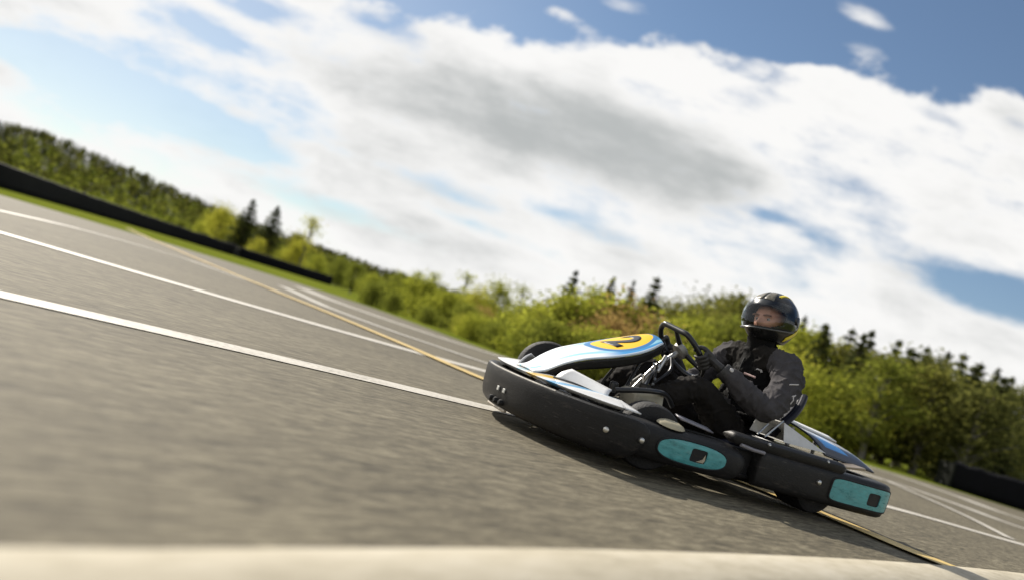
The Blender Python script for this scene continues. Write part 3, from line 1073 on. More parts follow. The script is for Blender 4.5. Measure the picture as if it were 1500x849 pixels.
def hel(az, el, off=0.0):
    d = Vector((math.cos(el) * math.cos(az), math.cos(el) * math.sin(az), math.sin(el)))
    p = Vector((d.x * (A_ + off), d.y * (B2 + off), d.z * (C2 + off)))
    if d.z < 0:
        fx = max(0, d.x)
        p.x += 0.022 * fx * fx * min(1, -d.z * 2.2)
        p.y *= 1 - 0.10 * (-d.z)
        p.x *= 1 + 0.02
    return HEADM @ (p + Vector((-0.006, 0, 0.012)))


AZ0, EL0, EL1 = R(63), R(-22), R(23)
nu, nv = 96, 60
elm = R(-52)
V, Fc = [], []
for i in range(nu):
    for j in range(nv + 1):
        V.append(hel((i / nu * 2 - 1) * math.pi, elm + (R(89.8) - elm) * j / nv))
for i in range(nu):
    for j in range(nv):
        az = ((i + 0.5) / nu * 2 - 1) * math.pi
        el = elm + (R(89.8) - elm) * (j + 0.5) / nv
        k = abs(az) / AZ0
        if k < 1 and EL0 * (1 - 0.55 * k ** 4) < el < EL1 * (1 - 0.6 * k ** 4):
            continue
        i2 = (i + 1) % nu
        Fc.append((i * (nv + 1) + j, i2 * (nv + 1) + j, i2 * (nv + 1) + j + 1, i * (nv + 1) + j + 1))
helmet = obj('helmet', V, Fc, HELM, person, solid=0.012)
# inner padding
V, Fc = g_grid(lambda a, d: hel((a * 2 - 1) * R(88) + math.pi, R(-50) + R(120) * d, -0.03), 40, 20)
obj('padding', V, Fc, PADM, helmet)
V, Fc = g_grid(lambda a, d: hel((a * 2 - 1) * R(80), R(-48) + R(25) * d, -0.02), 30, 8)
obj('chin_pad', V, Fc, PADM, helmet)
# visor
vm = bpy.data.materials.new('clear_visor')
vm.use_nodes = True
nt, N_, L_ = nodes(vm)
N_.remove(N_['Principled BSDF'])
tr = N_.new('ShaderNodeBsdfTransparent')
tr.inputs[0].default_value = (0.90, 0.92, 0.93, 1)
gl = N_.new('ShaderNodeBsdfGlossy')
gl.inputs['Roughness'].default_value = 0.03
gl.inputs['Color'].default_value = (0.9, 0.95, 1, 1)
fr = N_.new('ShaderNodeFresnel')
fr.inputs['IOR'].default_value = 1.5
mx = N_.new('ShaderNodeMixShader')
L_.new(math_node(nt, 'ADD', math_node(nt, 'MULTIPLY', fr.outputs[0], 0.75), 0.0, clamp=True), mx.inputs[0])
L_.new(tr.outputs[0], mx.inputs[1])
L_.new(gl.outputs[0], mx.inputs[2])
L_.new(mx.outputs[0], N_['Material Output'].inputs['Surface'])
V, Fc = g_grid(lambda a, d: hel((a * 2 - 1) * R(92), R(-23) + R(57) * d - (abs(a * 2 - 1) ** 3) * R(10) * (d - 0.4), 0.006 + 0.006 * (1 - abs(a * 2 - 1) ** 2)), 60, 20)
vis = obj('visor', V, Fc, vm, helmet)
rimp = [hel(R(-92 + 184 * i / 50), R(-23) + (abs(i / 25 - 1) ** 3) * R(4), 0.013 + 0.004 * (1 - abs(i / 25 - 1) ** 2)) for i in range(51)]
obj('visor_rim', *g_tube(rimp, 0.0035, 6), mat('visor_rim', (0.10, 0.10, 0.10), 0.35), vis)
for sgn in (1, -1):
    c0 = hel(sgn * R(94), R(4), 0.004)
    nrm = (c0 - HC).normalized()
    disc('visor_pivot', c0, nrm, 0.022, 0.010, mat('pivot', (0.03, 0.032, 0.035), 0.25), helmet)
    # yellow flank streak low at the back, and stripes along the crown
    def fl1(a, d, s=sgn):
        return hel(s * (R(84) + R(46) * a), R(-40) + R(32) * a + R(13) * (d - 0.5), 0.004)
    obj('yellow_flash', *g_grid(fl1, 14, 4), HYEL, helmet, solid=0.002)
    def fl2(a, d, s=sgn):
        el = R(62) + R(80) * a
        w = 0.47 + 0.13 * d
        p0 = Vector((math.cos(el), s * w, math.sin(el)))
        p0.normalize()
        return hel(math.atan2(p0.y, p0.x), math.asin(p0.z), 0.0025)
    obj('yellow_stripe', *g_grid(fl2, 22, 2), HYEL, helmet, solid=0.002)
    def fl3(a, d, s=sgn):  # tan patch painting the sun's reflection onto the forehead
        el = R(40) + R(34) * a
        w = 0.04 + 0.42 * d * (1 - 0.4 * a)
        p0 = Vector((math.cos(el), s * w, math.sin(el)))
        p0.normalize()
        return hel(math.atan2(p0.y, p0.x), math.asin(p0.z), 0.002)
    obj('forehead_sheen', *g_grid(fl3, 10, 4), mat('painted_sheen', (0.16, 0.145, 0.11), 0.3, var=0.4, vscale=30), helmet, solid=0.0015)
    def fl4(a, d, s=sgn):
        return hel(s * (R(105) + R(45) * a), R(-2) + R(28) * a + R(14) * (1 - a) * (d - 0.5), 0.002)
    obj('grey_graphic', *g_grid(fl4, 10, 4), mat('blue_grey_graphic', (0.10, 0.13, 0.15), 0.25), helmet, solid=0.0015)
for zz in (-0.02, 0.02):
    obj('chin_vent', *g_grid(lambda a, d: hel(zz * 10 + (a - 0.5) * R(14), R(-33) + R(6) * d, 0.002), 4, 2), BLACKD, helmet, solid=0.002)


# gloves: palm, four fingers and a thumb closed round the rim
def glove(a0, sgn, wrist):
    rc = ring(a0)
    t = (ring(a0 + 0.02) - ring(a0 - 0.02)).normalized()
    ro = (rc - WC).normalized()
    nn = WN
    rr = 0.026

    def pt(off, phi, r=rr):
        return rc + t * off + (ro * math.cos(phi) + nn * math.sin(phi)) * r
    w = Vector(wrist)
    kn = pt(0, R(70), 0.036)
    geos = []
    pj = {'w': (tuple(w), 0.031), 'm': (tuple(w.lerp(kn, 0.55)), (0.036, 0.022)), 'k': (tuple(kn), (0.038, 0.018))}
    geos.append(skin(pj, [('w', 'm'), ('m', 'k')], 'm'))
    lens = (0.86, 1.0, 0.95, 0.78)
    for i in range(4):
        off = (i - 1.5) * 0.021 * sgn
        ph = [70, 10, -50, -110, -165 * lens[i]]
        fj = {}
        fj['r'] = (tuple((w.lerp(kn, 0.7)) + t * off * 0.8), 0.0115)
        for k, a in enumerate(ph):
            fj['p%d' % k] = (tuple(pt(off, R(a), rr + (0.008 if k == 1 else 0.0))), 0.0112 - 0.0007 * k)
        geos.append(skin(fj, [('r', 'p0'), ('p0', 'p1'), ('p1', 'p2'), ('p2', 'p3'), ('p3', 'p4')], 'p0'))
    base = w.lerp(kn, 0.45) + t * (-0.028 * sgn)
    tj = {'a': (tuple(base), 0.015), 'b': (tuple(pt(-0.05 * sgn, R(100), 0.034)), 0.0135), 'c': (tuple(pt(-0.058 * sgn, R(160), 0.028)), 0.012), 'd': (tuple(pt(-0.05 * sgn, R(215), 0.026)), 0.010)}
    geos.append(skin(tj, [('a', 'b'), ('b', 'c'), ('c', 'd')], 'a'))
    g = fuse('glove', merge(*geos), 0.0035, [GLOVEM], person, 2)
    cf = w - (kn - w).normalized() * 0.012
    ax = (kn - w).normalized()
    v, f = g_lathe([(0.034, -0.03), (0.040, -0.02), (0.041, 0.015), (0.036, 0.022), (0.03, 0.0)], cf, ax, 20)
    obj('cuff', v, f, GLOVEM, g)
    disc('cuff_tab', cf + Vector((0.0, 0.035 * (1 if wrist[1] > 0 else -1), 0.02)), (0, 1 if wrist[1] > 0 else -1, 0.6), 0.011, 0.006, PRINT, g)
    return g


glove(R(100), 1, J['wrL'][0])
glove(R(-96), -1, J['wrR'][0])
for sgn in (1, -1):
    sj = {'a': ((0.56, 0.12 * sgn, 0.20), (0.048, 0.045)), 'b': ((0.585, 0.12 * sgn, 0.13), (0.042, 0.046)), 'c': ((0.67, 0.12 * sgn, 0.15), (0.044, 0.038)), 'd': ((0.76, 0.12 * sgn, 0.215), (0.042, 0.026)), 'e': ((0.79, 0.12 * sgn, 0.25), (0.034, 0.02))}
    sh = fuse('shoe', skin(sj, [('a', 'b'), ('b', 'c'), ('c', 'd'), ('d', 'e')], 'c'), 0.006, [mat('black_shoe', (0.015, 0.015, 0.017), 0.5, var=0.3)], person)

# ================================================================== GROUND, TRACK, MARKINGS
def strip_mesh(path, w0, w1, z, n=8):
    P_ = catmull([Vector((a, b2, 0)) for a, b2 in path], n)
    V, Fc = [], []
    for i, p in enumerate(P_):
        t = (P_[min(i + 1, len(P_) - 1)] - P_[max(i - 1, 0)]).normalized()
        nr = Vector((-t.y, t.x, 0))
        V += [p + nr * w0 + Vector((0, 0, z)), p + nr * w1 + Vector((0, 0, z))]
    for i in range(len(P_) - 1):
        Fc.append((2 * i, 2 * i + 1, 2 * i + 3, 2 * i + 2))
    return V, Fc


def ground_mat(name, cols, scales, rough=0.9, stretch=(1, 1, 1), rotz=0.0, bump=0.3, bdist=0.004, spec=0.3):
    m = bpy.data.materials.new(name)
    m.use_nodes = True
    nt, N_, L_ = nodes(m)
    b = N_['Principled BSDF']
    b.inputs['Specular IOR Level'].default_value = spec
    tc = N_.new('ShaderNodeTexCoord')
    mp = N_.new('ShaderNodeMapping')
    mp.inputs['Rotation'].default_value = (0, 0, rotz)
    mp.inputs['Scale'].default_value = (1, 1, 1)
    L_.new(tc.outputs['Object'], mp.inputs['Vector'])
    mp2 = N_.new('ShaderNodeMapping')
    mp2.inputs['Scale'].default_value = stretch
    L_.new(mp.outputs['Vector'], mp2.inputs['Vector'])
    vec = mp2.outputs['Vector']
    acc = None
    for sc, wt, det in scales:
        n = N_.new('ShaderNodeTexNoise')
        n.inputs['Scale'].default_value = sc
        n.inputs['Detail'].default_value = det
        n.inputs['Roughness'].default_value = 0.6
        L_.new(vec, n.inputs['Vector'])
        q = math_node(nt, 'MULTIPLY', math_node(nt, 'SUBTRACT', n.outputs['Fac'], 0.5), wt)
        acc = q if acc is None else math_node(nt, 'ADD', acc, q)
    fac = math_node(nt, 'ADD', acc, 0.5, clamp=True)
    cr = N_.new('ShaderNodeValToRGB')
    cr.color_ramp.elements[0].color = (*cols[0], 1)
    cr.color_ramp.elements[1].color = (*cols[-1], 1)
    for i, cc in enumerate(cols[1:-1]):
        e = cr.color_ramp.elements.new((i + 1) / (len(cols) - 1))
        e.color = (*cc, 1)
    L_.new(fac, cr.inputs[0])
    L_.new(cr.outputs[0], b.inputs['Base Color'])
    b.inputs['Roughness'].default_value = rough
    if bump:
        bp = N_.new('ShaderNodeBump')
        bp.inputs['Strength'].default_value = bump
        bp.inputs['Distance'].default_value = bdist
        L_.new(fac, bp.inputs['Height'])
        L_.new(bp.outputs['Normal'], b.inputs['Normal'])
    return m


GRASS = ground_mat('meadow_grass', [(0.07, 0.085, 0.012), (0.14, 0.17, 0.022), (0.24, 0.22, 0.045)], [(0.25, 1.2, 4), (3, 0.8, 5), (30, 0.7, 3)], 0.95, bump=0.6, bdist=0.05, spec=0.0)
ASPH = ground_mat('asphalt', [(0.050, 0.043, 0.029), (0.124, 0.107, 0.071), (0.235, 0.207, 0.140)], [(0.35, 0.3, 4), (1.3, 0.35, 3), (5, 0.35, 5), (14, 0.75, 5), (40, 1.6, 4), (110, 0.9, 3)], 0.8, stretch=(0.28, 1, 1), rotz=R(-42), bump=0.5, bdist=0.006, spec=0.22)
LINE = ground_mat('road_paint_white', [(0.16, 0.14, 0.11), (0.52, 0.485, 0.42), (0.70, 0.66, 0.58)], [(0.6, 0.5, 4), (5, 0.7, 5), (45, 1.2, 4)], 0.6, bump=0.2)
LINEY = ground_mat('road_paint_yellow', [(0.20, 0.15, 0.07), (0.60, 0.43, 0.15), (0.72, 0.54, 0.22)], [(0.6, 0.5, 4), (5, 0.7, 5), (45, 1.2, 4)], 0.6, bump=0.2)
KERBM = ground_mat('kerb_concrete', [(0.28, 0.245, 0.175), (0.44, 0.395, 0.30), (0.55, 0.505, 0.41)], [(0.9, 0.9, 4), (6, 0.8, 5), (30, 0.9, 4)], 0.85, stretch=(0.4, 1, 1), rotz=R(-45), bump=0.4)
VERGE = ground_mat('dirt_verge', [(0.06, 0.055, 0.04), (0.14, 0.125, 0.095), (0.22, 0.20, 0.15)], [(2, 0.8, 4), (20, 0.9, 5)], 0.95, bump=0.5)

v, f = g_grid(lambda a, d: Vector((-900 + 1800 * a, -300 + 1500 * d, -0.012)), 30, 25)
tag(obj('ground', v, f, GRASS), kind='structure')
edge = catmull([Vector((a, b2, 0)) for a, b2 in [(-34, -10), (-26, 4), (-17.5, 14.5), (-13.5, 20.3), (-12.3, 23.8), (-10.6, 27.2), (-7.8, 29), (-4.6, 27), (-2.3, 22.4), (0.3, 16.7), (3.5, 16.2), (8.5, 19.5), (13, 23.5), (16.5, 24.2), (24, 25.5), (40, 24)]], 6)
kerb_pts = [(-6.5, -4.2), (-3.0, -1.5), (-1.2, 0.1), (-0.44, 0.87), (-0.21, 1.13), (0.29, 1.69), (1.2, 2.62), (2.15, 3.52), (3.08, 4.33), (4.6, 5.6), (8, 8.0), (14, 11.2), (24, 14.5), (40, 16)]
kb = catmull([Vector((a, b2, 0)) for a, b2 in kerb_pts], 6)
# asphalt = the sheet between the kerb and the far edge (built as a fan of quads between two resampled curves)


def resample(P_, n):
    L2 = [0]
    for a, b2 in zip(P_, P_[1:]):
        L2.append(L2[-1] + (b2 - a).length)
    out, j = [], 0
    for i in range(n + 1):
        s = L2[-1] * i / n
        while j < len(L2) - 2 and L2[j + 1] < s:
            j += 1
        out.append(P_[j].lerp(P_[j + 1], (s - L2[j]) / max(1e-9, L2[j + 1] - L2[j])))
    return out


bm = bmesh.new()
ring_v = [bm.verts.new((p.x, p.y, -0.004)) for p in edge] + [bm.verts.new((p.x + 0.05, p.y - 0.06, -0.004)) for p in reversed(kb)]
fc = bm.faces.new(ring_v)
bmesh.ops.triangulate(bm, faces=[fc])
me = bpy.data.meshes.new('track_asphalt')
bm.normal_update()
for q in bm.faces:
    if q.normal.z < 0:
        q.normal_flip()
bm.to_mesh(me)
bm.free()
me.materials.append(ASPH)
tag(link(bpy.data.objects.new('track_asphalt', me)), kind='structure')


def marking(name, path, w, m, z=0.0):
    return tag(obj(name, *strip_mesh(path, -w / 2, w / 2, z), m), kind='structure')


marking('white_line', [(-3.2, 1.45), (-2.4, 2.15), (-1.66, 2.78), (-1.24, 3.155), (-0.62, 3.68), (0.04, 4.19), (1.4, 5.25), (3.31, 6.36), (3.97, 6.62), (4.75, 6.89), (7, 7.9), (12, 10.2), (20, 13.2), (34, 16.2)], 0.20, LINE)
marking('white_line', [(-7, 4.6), (-5, 5.45), (-3.73, 6.04), (-2.63, 6.43), (-1.38, 7.0), (0.05, 8.0), (3.0, 10.4), tuple(gnd(1290, 700)[:2]), tuple(gnd(1395, 735)[:2]), tuple(gnd(1510, 776)[:2]), (10.5, 12.0), (18, 14.5), (34, 18.5)], 0.36, LINE)
marking('white_line', [(-6.0, 7.2), (-6.35, 10.0), (-6.75, 12.9), (-5.95, 14.6), (-4.6, 13.7), (-3.44, 12.6)], 0.22, LINE)
marking('white_line', [(-4.46, 16.6), (-3.22, 13.8), (-2.57, 12.4), (-1.49, 11.0), (-0.61, 10.35), (0.07, 9.95), (1.5, 10.0), (3.0, 10.9), (4.5, 11.6)], 0.26, LINE, 0.004)
marking('white_line', [(-5.4, 22), (-3.98, 18.8), (-2.36, 16.7), (-0.97, 15.6), (0.32, 15.3), (3, 15.8), (6.5, 17.5), tuple(gnd(1285, 686)[:2]), tuple(gnd(1400, 725)[:2]), tuple(gnd(1515, 765)[:2]), (17, 18.2), (36, 21.5)], 0.5, LINE)
marking('white_line', [tuple(gnd(1296, 702)[:2]), tuple(gnd(1400, 748)[:2]), tuple(gnd(1480, 788)[:2])], 0.10, LINE, 0.004)
marking('yellow_line', [(-16, 34), (-11.02, 25.0), (-5.96, 16.4), (-3.44, 12.3), (-2.1, 10.2), (-0.79, 7.96), (-0.05, 6.55), (0.9, 5.25), (1.6, 4.32), (1.88, 3.85), (2.03, 3.55), (2.3, 3.2)], 0.17, LINEY, 0.008)
# kerb: low concrete ribbon between track and verge
KP = [(0.018, -0.01), (0.022, 0.006), (0.035, 0.012), (0.10, 0.015), (0.18, 0.012), (0.20, 0.004), (0.205, -0.01)]
V, Fc = [], []
for i, p in enumerate(kb):
    t = (kb[min(i + 1, len(kb) - 1)] - kb[max(i - 1, 0)]).normalized()
    nr = Vector((t.y, -t.x, 0))
    for o_, z in KP:
        V.append(p + nr * o_ + Vector((0, 0, z)))
m_ = len(KP)
for i in range(len(kb) - 1):
    for j in range(m_ - 1):
        Fc.append((i * m_ + j, i * m_ + j + 1, (i + 1) * m_ + j + 1, (i + 1) * m_ + j))
tag(obj('kerb', V, Fc, KERBM), kind='structure')
tag(obj('dirt_verge', *strip_mesh(kerb_pts, -0.2, -1.6, -0.006), VERGE), kind='structure')


# ================================================================== BARRIERS
BELT = mat('black_conveyor_belt', (0.005, 0.005, 0.007), 0.85, spec=0.12, var=0.4, vscale=2.0, bump=0.4, bscale=6)
CAPM = mat('grey_rubber_cap', (0.014, 0.014, 0.015), 0.9, spec=0.1, var=0.4, vscale=3)


def barrier(label, pts, h, th=0.5, endcap=False):
    P_ = resample(catmull([Vector((p[0], p[1], 0)) for p in pts], 8), 60)
    t = thing('tyre_barrier', label, 'barrier', P_[0], 'black rubber barriers behind the far track edge')
    o0 = P_[0]
    V, Fc = [], []
    pr = [(0, 0.0), (0.01, 0.3), (0.02, 0.75), (0.0, 1.0), (-0.06, 1.04)]
    for i, p in enumerate(P_):
        tt = (P_[min(i + 1, 60)] - P_[max(i - 1, 0)]).normalized()
        nr = Vector((tt.y, -tt.x, 0))
        k = 1 + 0.07 * noise.noise(Vector((i * 0.35, h, 0)))
        for o_, z in pr:
            V.append(p - o0 + nr * (o_ + 0.05 * noise.noise(Vector((i * 0.6, z * 2, 1)))) + Vector((0, 0, z * h * k)))
    m2 = len(pr)
    for i in range(60):
        for j in range(m2 - 1):
            Fc.append((i * m2 + j, i * m2 + j + 1, (i + 1) * m2 + j + 1, (i + 1) * m2 + j))
    obj('belt', V, Fc, BELT, t, solid=0.03)
    geo = []
    cap = []
    for i, p in enumerate(P_):
        tt = (P_[min(i + 1, 60)] - P_[max(i - 1, 0)]).normalized()
        nr = Vector((tt.y, -tt.x, 0))
        k = 1 + 0.07 * noise.noise(Vector((i * 0.35, h, 0)))
        cap.append(p - o0 - nr * 0.14 + Vector((0, 0, h * k * 0.97)))
    obj('cap', *g_tube(cap, 0.10, 8), CAPM, t)
    # tyre stacks behind the belt
    L2 = sum((b2 - a).length for a, b2 in zip(P_, P_[1:]))
    n = min(90, int(L2 / 0.62))
    Q = resample(P_, n)
    ty = []
    for i in range(n):
        tt = (Q[i + 1] - Q[i]).normalized()
        nr = Vector((tt.y, -tt.x, 0))
        c0 = Q[i] - o0 - nr * 0.42
        pr2 = []
        for k in range(4):
            z0 = h * 0.235 * k
            pr2 += [(0.2, z0), (0.29, z0 + 0.02), (0.30, z0 + h * 0.11), (0.29, z0 + h * 0.21), (0.2, z0 + h * 0.23)]
        ty.append(g_lathe(pr2, c0, (0, 0, 1), 10, closed=False))
    tk = obj('tyre_stacks', *merge(*ty), RUBBER, t)
    tk['kind'] = 'stuff'
    if endcap:
        obj('end_panel', *g_box((0.0, 0.35, h * 0.5), (0.10, 0.9, h * 0.98)), mat('grey_end_panel', (0.014, 0.015, 0.013), 0.9, spec=0.05, var=0.4), t, bevel=0.02)
    return t


def ray_ground(px, py_h, Z):
    """ground point at depth Z on the column of pixel px near the horizon"""
    p = at(px, 263 + 0.311 * px, Z)
    return (p.x, p.y)


barrier('long black barrier wall bending along the grass strip, the longest of the black barriers', [ray_ground(-260, 0, 27), ray_ground(-120, 0, 32), ray_ground(0, 0, 38), ray_ground(120, 0, 52), ray_ground(240, 0, 70), ray_ground(345, 0, 86)], 1.05)
barrier('short far black barrier ending beside yellow-green bushes, past the gap in the long wall', [ray_ground(352, 0, 84), ray_ground(400, 0, 88), ray_ground(445, 0, 92), ray_ground(486, 0, 97)], 1.0)
barrier('black barrier with a flat end panel in front of the dark forest behind the kart', [ray_ground(1393, 0, 26.5), ray_ground(1440, 0, 26), ray_ground(1500, 0, 25.5), ray_ground(1700, 0, 25)], 0.80, endcap=True)


# ================================================================== TREES
def leaf_mat(name, c1, c2, trans=0.45):
    m = bpy.data.materials.new(name)
    m.use_nodes = True
    nt, N_, L_ = nodes(m)
    N_.remove(N_['Principled BSDF'])
    g = N_.new('ShaderNodeNewGeometry')
    cr = N_.new('ShaderNodeValToRGB')
    cr.color_ramp.elements[0].color = (*c1, 1)
    cr.color_ramp.elements[1].color = (*c2, 1)
    L_.new(g.outputs['Random Per Island'], cr.inputs[0])
    d = N_.new('ShaderNodeBsdfDiffuse')
    L_.new(cr.outputs[0], d.inputs[0])
    tl = N_.new('ShaderNodeBsdfTranslucent')
    hs = N_.new('ShaderNodeHueSaturation')
    hs.inputs['Value'].default_value = 1.25
    hs.inputs['Saturation'].default_value = 1.08
    L_.new(cr.outputs[0], hs.inputs['Color'])
    L_.new(hs.outputs[0], tl.inputs[0])
    mx = N_.new('ShaderNodeMixShader')
    mx.inputs[0].default_value = trans
    L_.new(d.outputs[0], mx.inputs[1])
    L_.new(tl.outputs[0], mx.inputs[2])
    L_.new(mx.outputs[0], N_['Material Output'].inputs['Surface'])
    return m


LM = {
    'yellow-green': leaf_mat('leaves_yellow_green', (0.25, 0.25, 0.04), (0.50, 0.48, 0.10), 0.55),
    'fresh green': leaf_mat('leaves_fresh_green', (0.17, 0.19, 0.03), (0.37, 0.38, 0.075), 0.55),
    'mid green': leaf_mat('leaves_mid_green', (0.10, 0.12, 0.024), (0.26, 0.275, 0.06), 0.5),
    'olive': leaf_mat('leaves_olive', (0.095, 0.10, 0.025), (0.24, 0.235, 0.065), 0.5),
    'dark olive': leaf_mat('leaves_dark_olive', (0.06, 0.068, 0.022), (0.18, 0.18, 0.055), 0.5),
    'red-brown': leaf_mat('leaves_red_brown', (0.22, 0.145, 0.055), (0.44, 0.31, 0.13), 0.5),
    'dark': leaf_mat('needles_dark', (0.038, 0.050, 0.020), (0.115, 0.125, 0.046), 0.38),
    'grey-green': leaf_mat('needles_grey_green', (0.04, 0.05, 0.034), (0.11, 0.13, 0.08), 0.25),
}
BARK = mat('bark', (0.09, 0.07, 0.05), 0.9, var=0.4, vscale=6)
BIRCHB = mat('birch_bark', (0.20, 0.185, 0.16), 0.8, var=0.4, vscale=9, stretch=(1, 1, 4))


def quads(centers, size, rnd, flat=0.0):
    V, Fc = [], []
    for c0, sc in centers:
        n = Vector((rnd.gauss(0, 1), rnd.gauss(0, 1), rnd.gauss(0, 1) + flat))
        if n.length < 1e-3:
            n = Vector((0, 0, 1))
        n.normalize()
        a = n.orthogonal().normalized()
        a = (Matrix.Rotation(rnd.random() * 6.28, 3, n) @ a)
        b2 = n.cross(a)
        s = size * sc * rnd.uniform(0.6, 1.3)
        k = len(V)
        V += [c0 - a * s, c0 - b2 * s * 0.55, c0 + a * s, c0 + b2 * s * 0.55]
        Fc.append((k, k + 1, k + 2, k + 3))
    return V, Fc


def mesh_of(name, geo, m):
    me = bpy.data.meshes.new(name)
    me.from_pydata([tuple(v) for v in geo[0]], [], geo[1])
    me.materials.append(m)
    return me


def make_broad(seed, rx, z0, n_cl, per, size, airy=1.0, stems=1, spread=0.10):
    """unit-height tree; returns (trunk mesh, crown mesh)"""
    rnd = random.Random(seed)
    tr, cl = [], []
    clumps = []
    for i in range(n_cl):
        z = z0 + (1 - z0) * (rnd.random() ** 0.85)
        q = (z - z0) / (1 - z0)
        prof_r = rx * (math.sin(math.pi * min(0.98, 0.16 + 0.80 * q)) ** 0.8) * rnd.uniform(0.75, 1.15)
        a = rnd.random() * 6.28
        rr = prof_r * math.sqrt(rnd.random()) * 1.05
        clumps.append(Vector((rr * math.cos(a), rr * math.sin(a), z * 0.97)))
    for st in range(stems):
        bx, by = (rnd.gauss(0, 0.05), rnd.gauss(0, 0.05)) if stems > 1 else (0, 0)
        top = Vector((bx * 3 + rnd.gauss(0, 0.03), by * 3 + rnd.gauss(0, 0.03), 0.88))
        path = [Vector((bx, by, -0.02)), Vector((bx * 1.6 + rnd.gauss(0, 0.01), by * 1.6, 0.35)), top]
        w = 0.022 if stems == 1 else 0.013
        tr.append(g_tube(catmull(path, 4), [w * (1 - 0.1 * i) for i in range(9)], 6))
    for c0 in clumps[::2]:
        z = max(0.12, c0.z - 0.12 - 0.5 * math.hypot(c0.x, c0.y))
        tr.append(g_tube([Vector((0, 0, z)), Vector((c0.x * 0.5, c0.y * 0.5, (z + c0.z) / 2 + 0.02)), c0], [0.008, 0.006, 0.003], 4))
    pts = []
    for c0 in clumps:
        cs = spread * rnd.uniform(0.6, 1.3)
        for _ in range(int(per * rnd.uniform(0.6, 1.3))):
            p = c0 + Vector((rnd.gauss(0, cs), rnd.gauss(0, cs), rnd.gauss(0, cs * 0.75)))
            if p.z > 0.02:
                pts.append((p, 1.0))
    return tr, quads(pts, size, rnd, 0.4)


def make_spruce(seed, rx, tiers, per, size, gap=1.0):
    rnd = random.Random(seed)
    tr = [g_tube([Vector((0, 0, -0.02)), Vector((0, 0, 0.5)), Vector((0, 0, 0.99))], [0.016, 0.010, 0.002], 6)]
    pts = []
    for i in range(tiers):
        q = (i + rnd.uniform(-0.2, 0.2)) / tiers
        z = 0.10 + 0.89 * q
        rad = rx * (1 - q) ** 0.85 * rnd.uniform(0.8, 1.15) + 0.006
        nb = max(3, int(9 * (1 - q) + 3))
        a0 = rnd.random() * 6.28
        for k in range(nb):
            a = a0 + 6.28 * k / nb + rnd.uniform(-0.25, 0.25)
            L2 = rad * rnd.uniform(0.7, 1.1)
            for j in range(per):
                s = (j + rnd.random()) / per
                zz = z - 0.22 * L2 * s + 0.05 * L2 * s * s * 2 + rnd.gauss(0, 0.005)
                sd = rnd.gauss(0, 0.18) * L2 * s
                pts.append((Vector((math.cos(a) * L2 * s - math.sin(a) * sd, math.sin(a) * L2 * s + math.cos(a) * sd, zz)), 1.15 - 0.5 * q))
            tr.append(g_tube([Vector((0, 0, z)), Vector((math.cos(a) * L2 * 0.8, math.sin(a) * L2 * 0.8, z - 0.15 * L2))], [0.004, 0.0015], 3))
    return tr, quads(pts, size, rnd, 1.4)


VAR = {}


def variants(kind, makers, bark):
    VAR[kind] = []
    for g in makers:
        tr, cr = g
        tm = mesh_of('trunk', merge(*tr), bark)
        cm = mesh_of('crown', cr, LM['mid green'])
        VAR[kind].append((tm, cm))


variants('birch', [make_broad(s, 0.20, 0.16, 50, 84, 0.0165, spread=0.07) for s in (1, 2, 3)], BIRCHB)
variants('thin birch', [make_broad(s, 0.10, 0.30, 24, 38, 0.016, spread=0.055) for s in (4, 5)], BIRCHB)
variants('round', [make_broad(s, 0.40, 0.06, 64, 95, 0.021, spread=0.12) for s in (11, 12, 13, 14)], BARK)
variants('shrub', [make_broad(s, 0.62, 0.02, 60, 85, 0.032, stems=5, spread=0.16) for s in (21, 22, 23, 24)], BARK)
variants('spruce', [make_spruce(s, 0.19, 30, 8, 0.026) for s in (31, 32, 33)], BARK)
variants('thin spruce', [make_spruce(s, 0.13, 20, 5, 0.022) for s in (34, 35)], BARK)

TREES = []   # (root, kind, colour, top pixel x)


def tree(kind, base, h, colour, wk=1.0, name=None):
    v = VAR[kind][len(TREES) % len(VAR[kind])]
    nm = name or {'birch': 'birch_tree', 'thin birch': 'birch_tree', 'round': 'bushy_tree', 'shrub': 'shrub', 'spruce': 'spruce_tree', 'thin spruce': 'spruce_tree'}[kind]
    o = bpy.data.objects.new(nm, None)
    COL.objects.link(o)
    o.location = base
    o.rotation_euler = (0, 0, random.random() * 6.28)
    o.scale = (h * wk, h * wk, h)
    for nm2, me in (('trunk', v[0]), ('crown', v[1])):
        c = bpy.data.objects.new(nm2, me)
        link(c, o)
        if nm2 == 'crown':
            c.material_slots[0].link = 'OBJECT'
            c.material_slots[0].material = LM[colour]
    TREES.append((o, kind, colour, base, h))
    return o


def tree_px(kind, x, y, Z, colour, wk=1.0):
    p = at(x, y, Z)
    return tree(kind, Vector((p.x, p.y, -0.02)), max(0.4, p.z) * {'round': 0.84, 'birch': 0.90, 'thin birch': 0.95}.get(kind, 1.0), colour, wk)


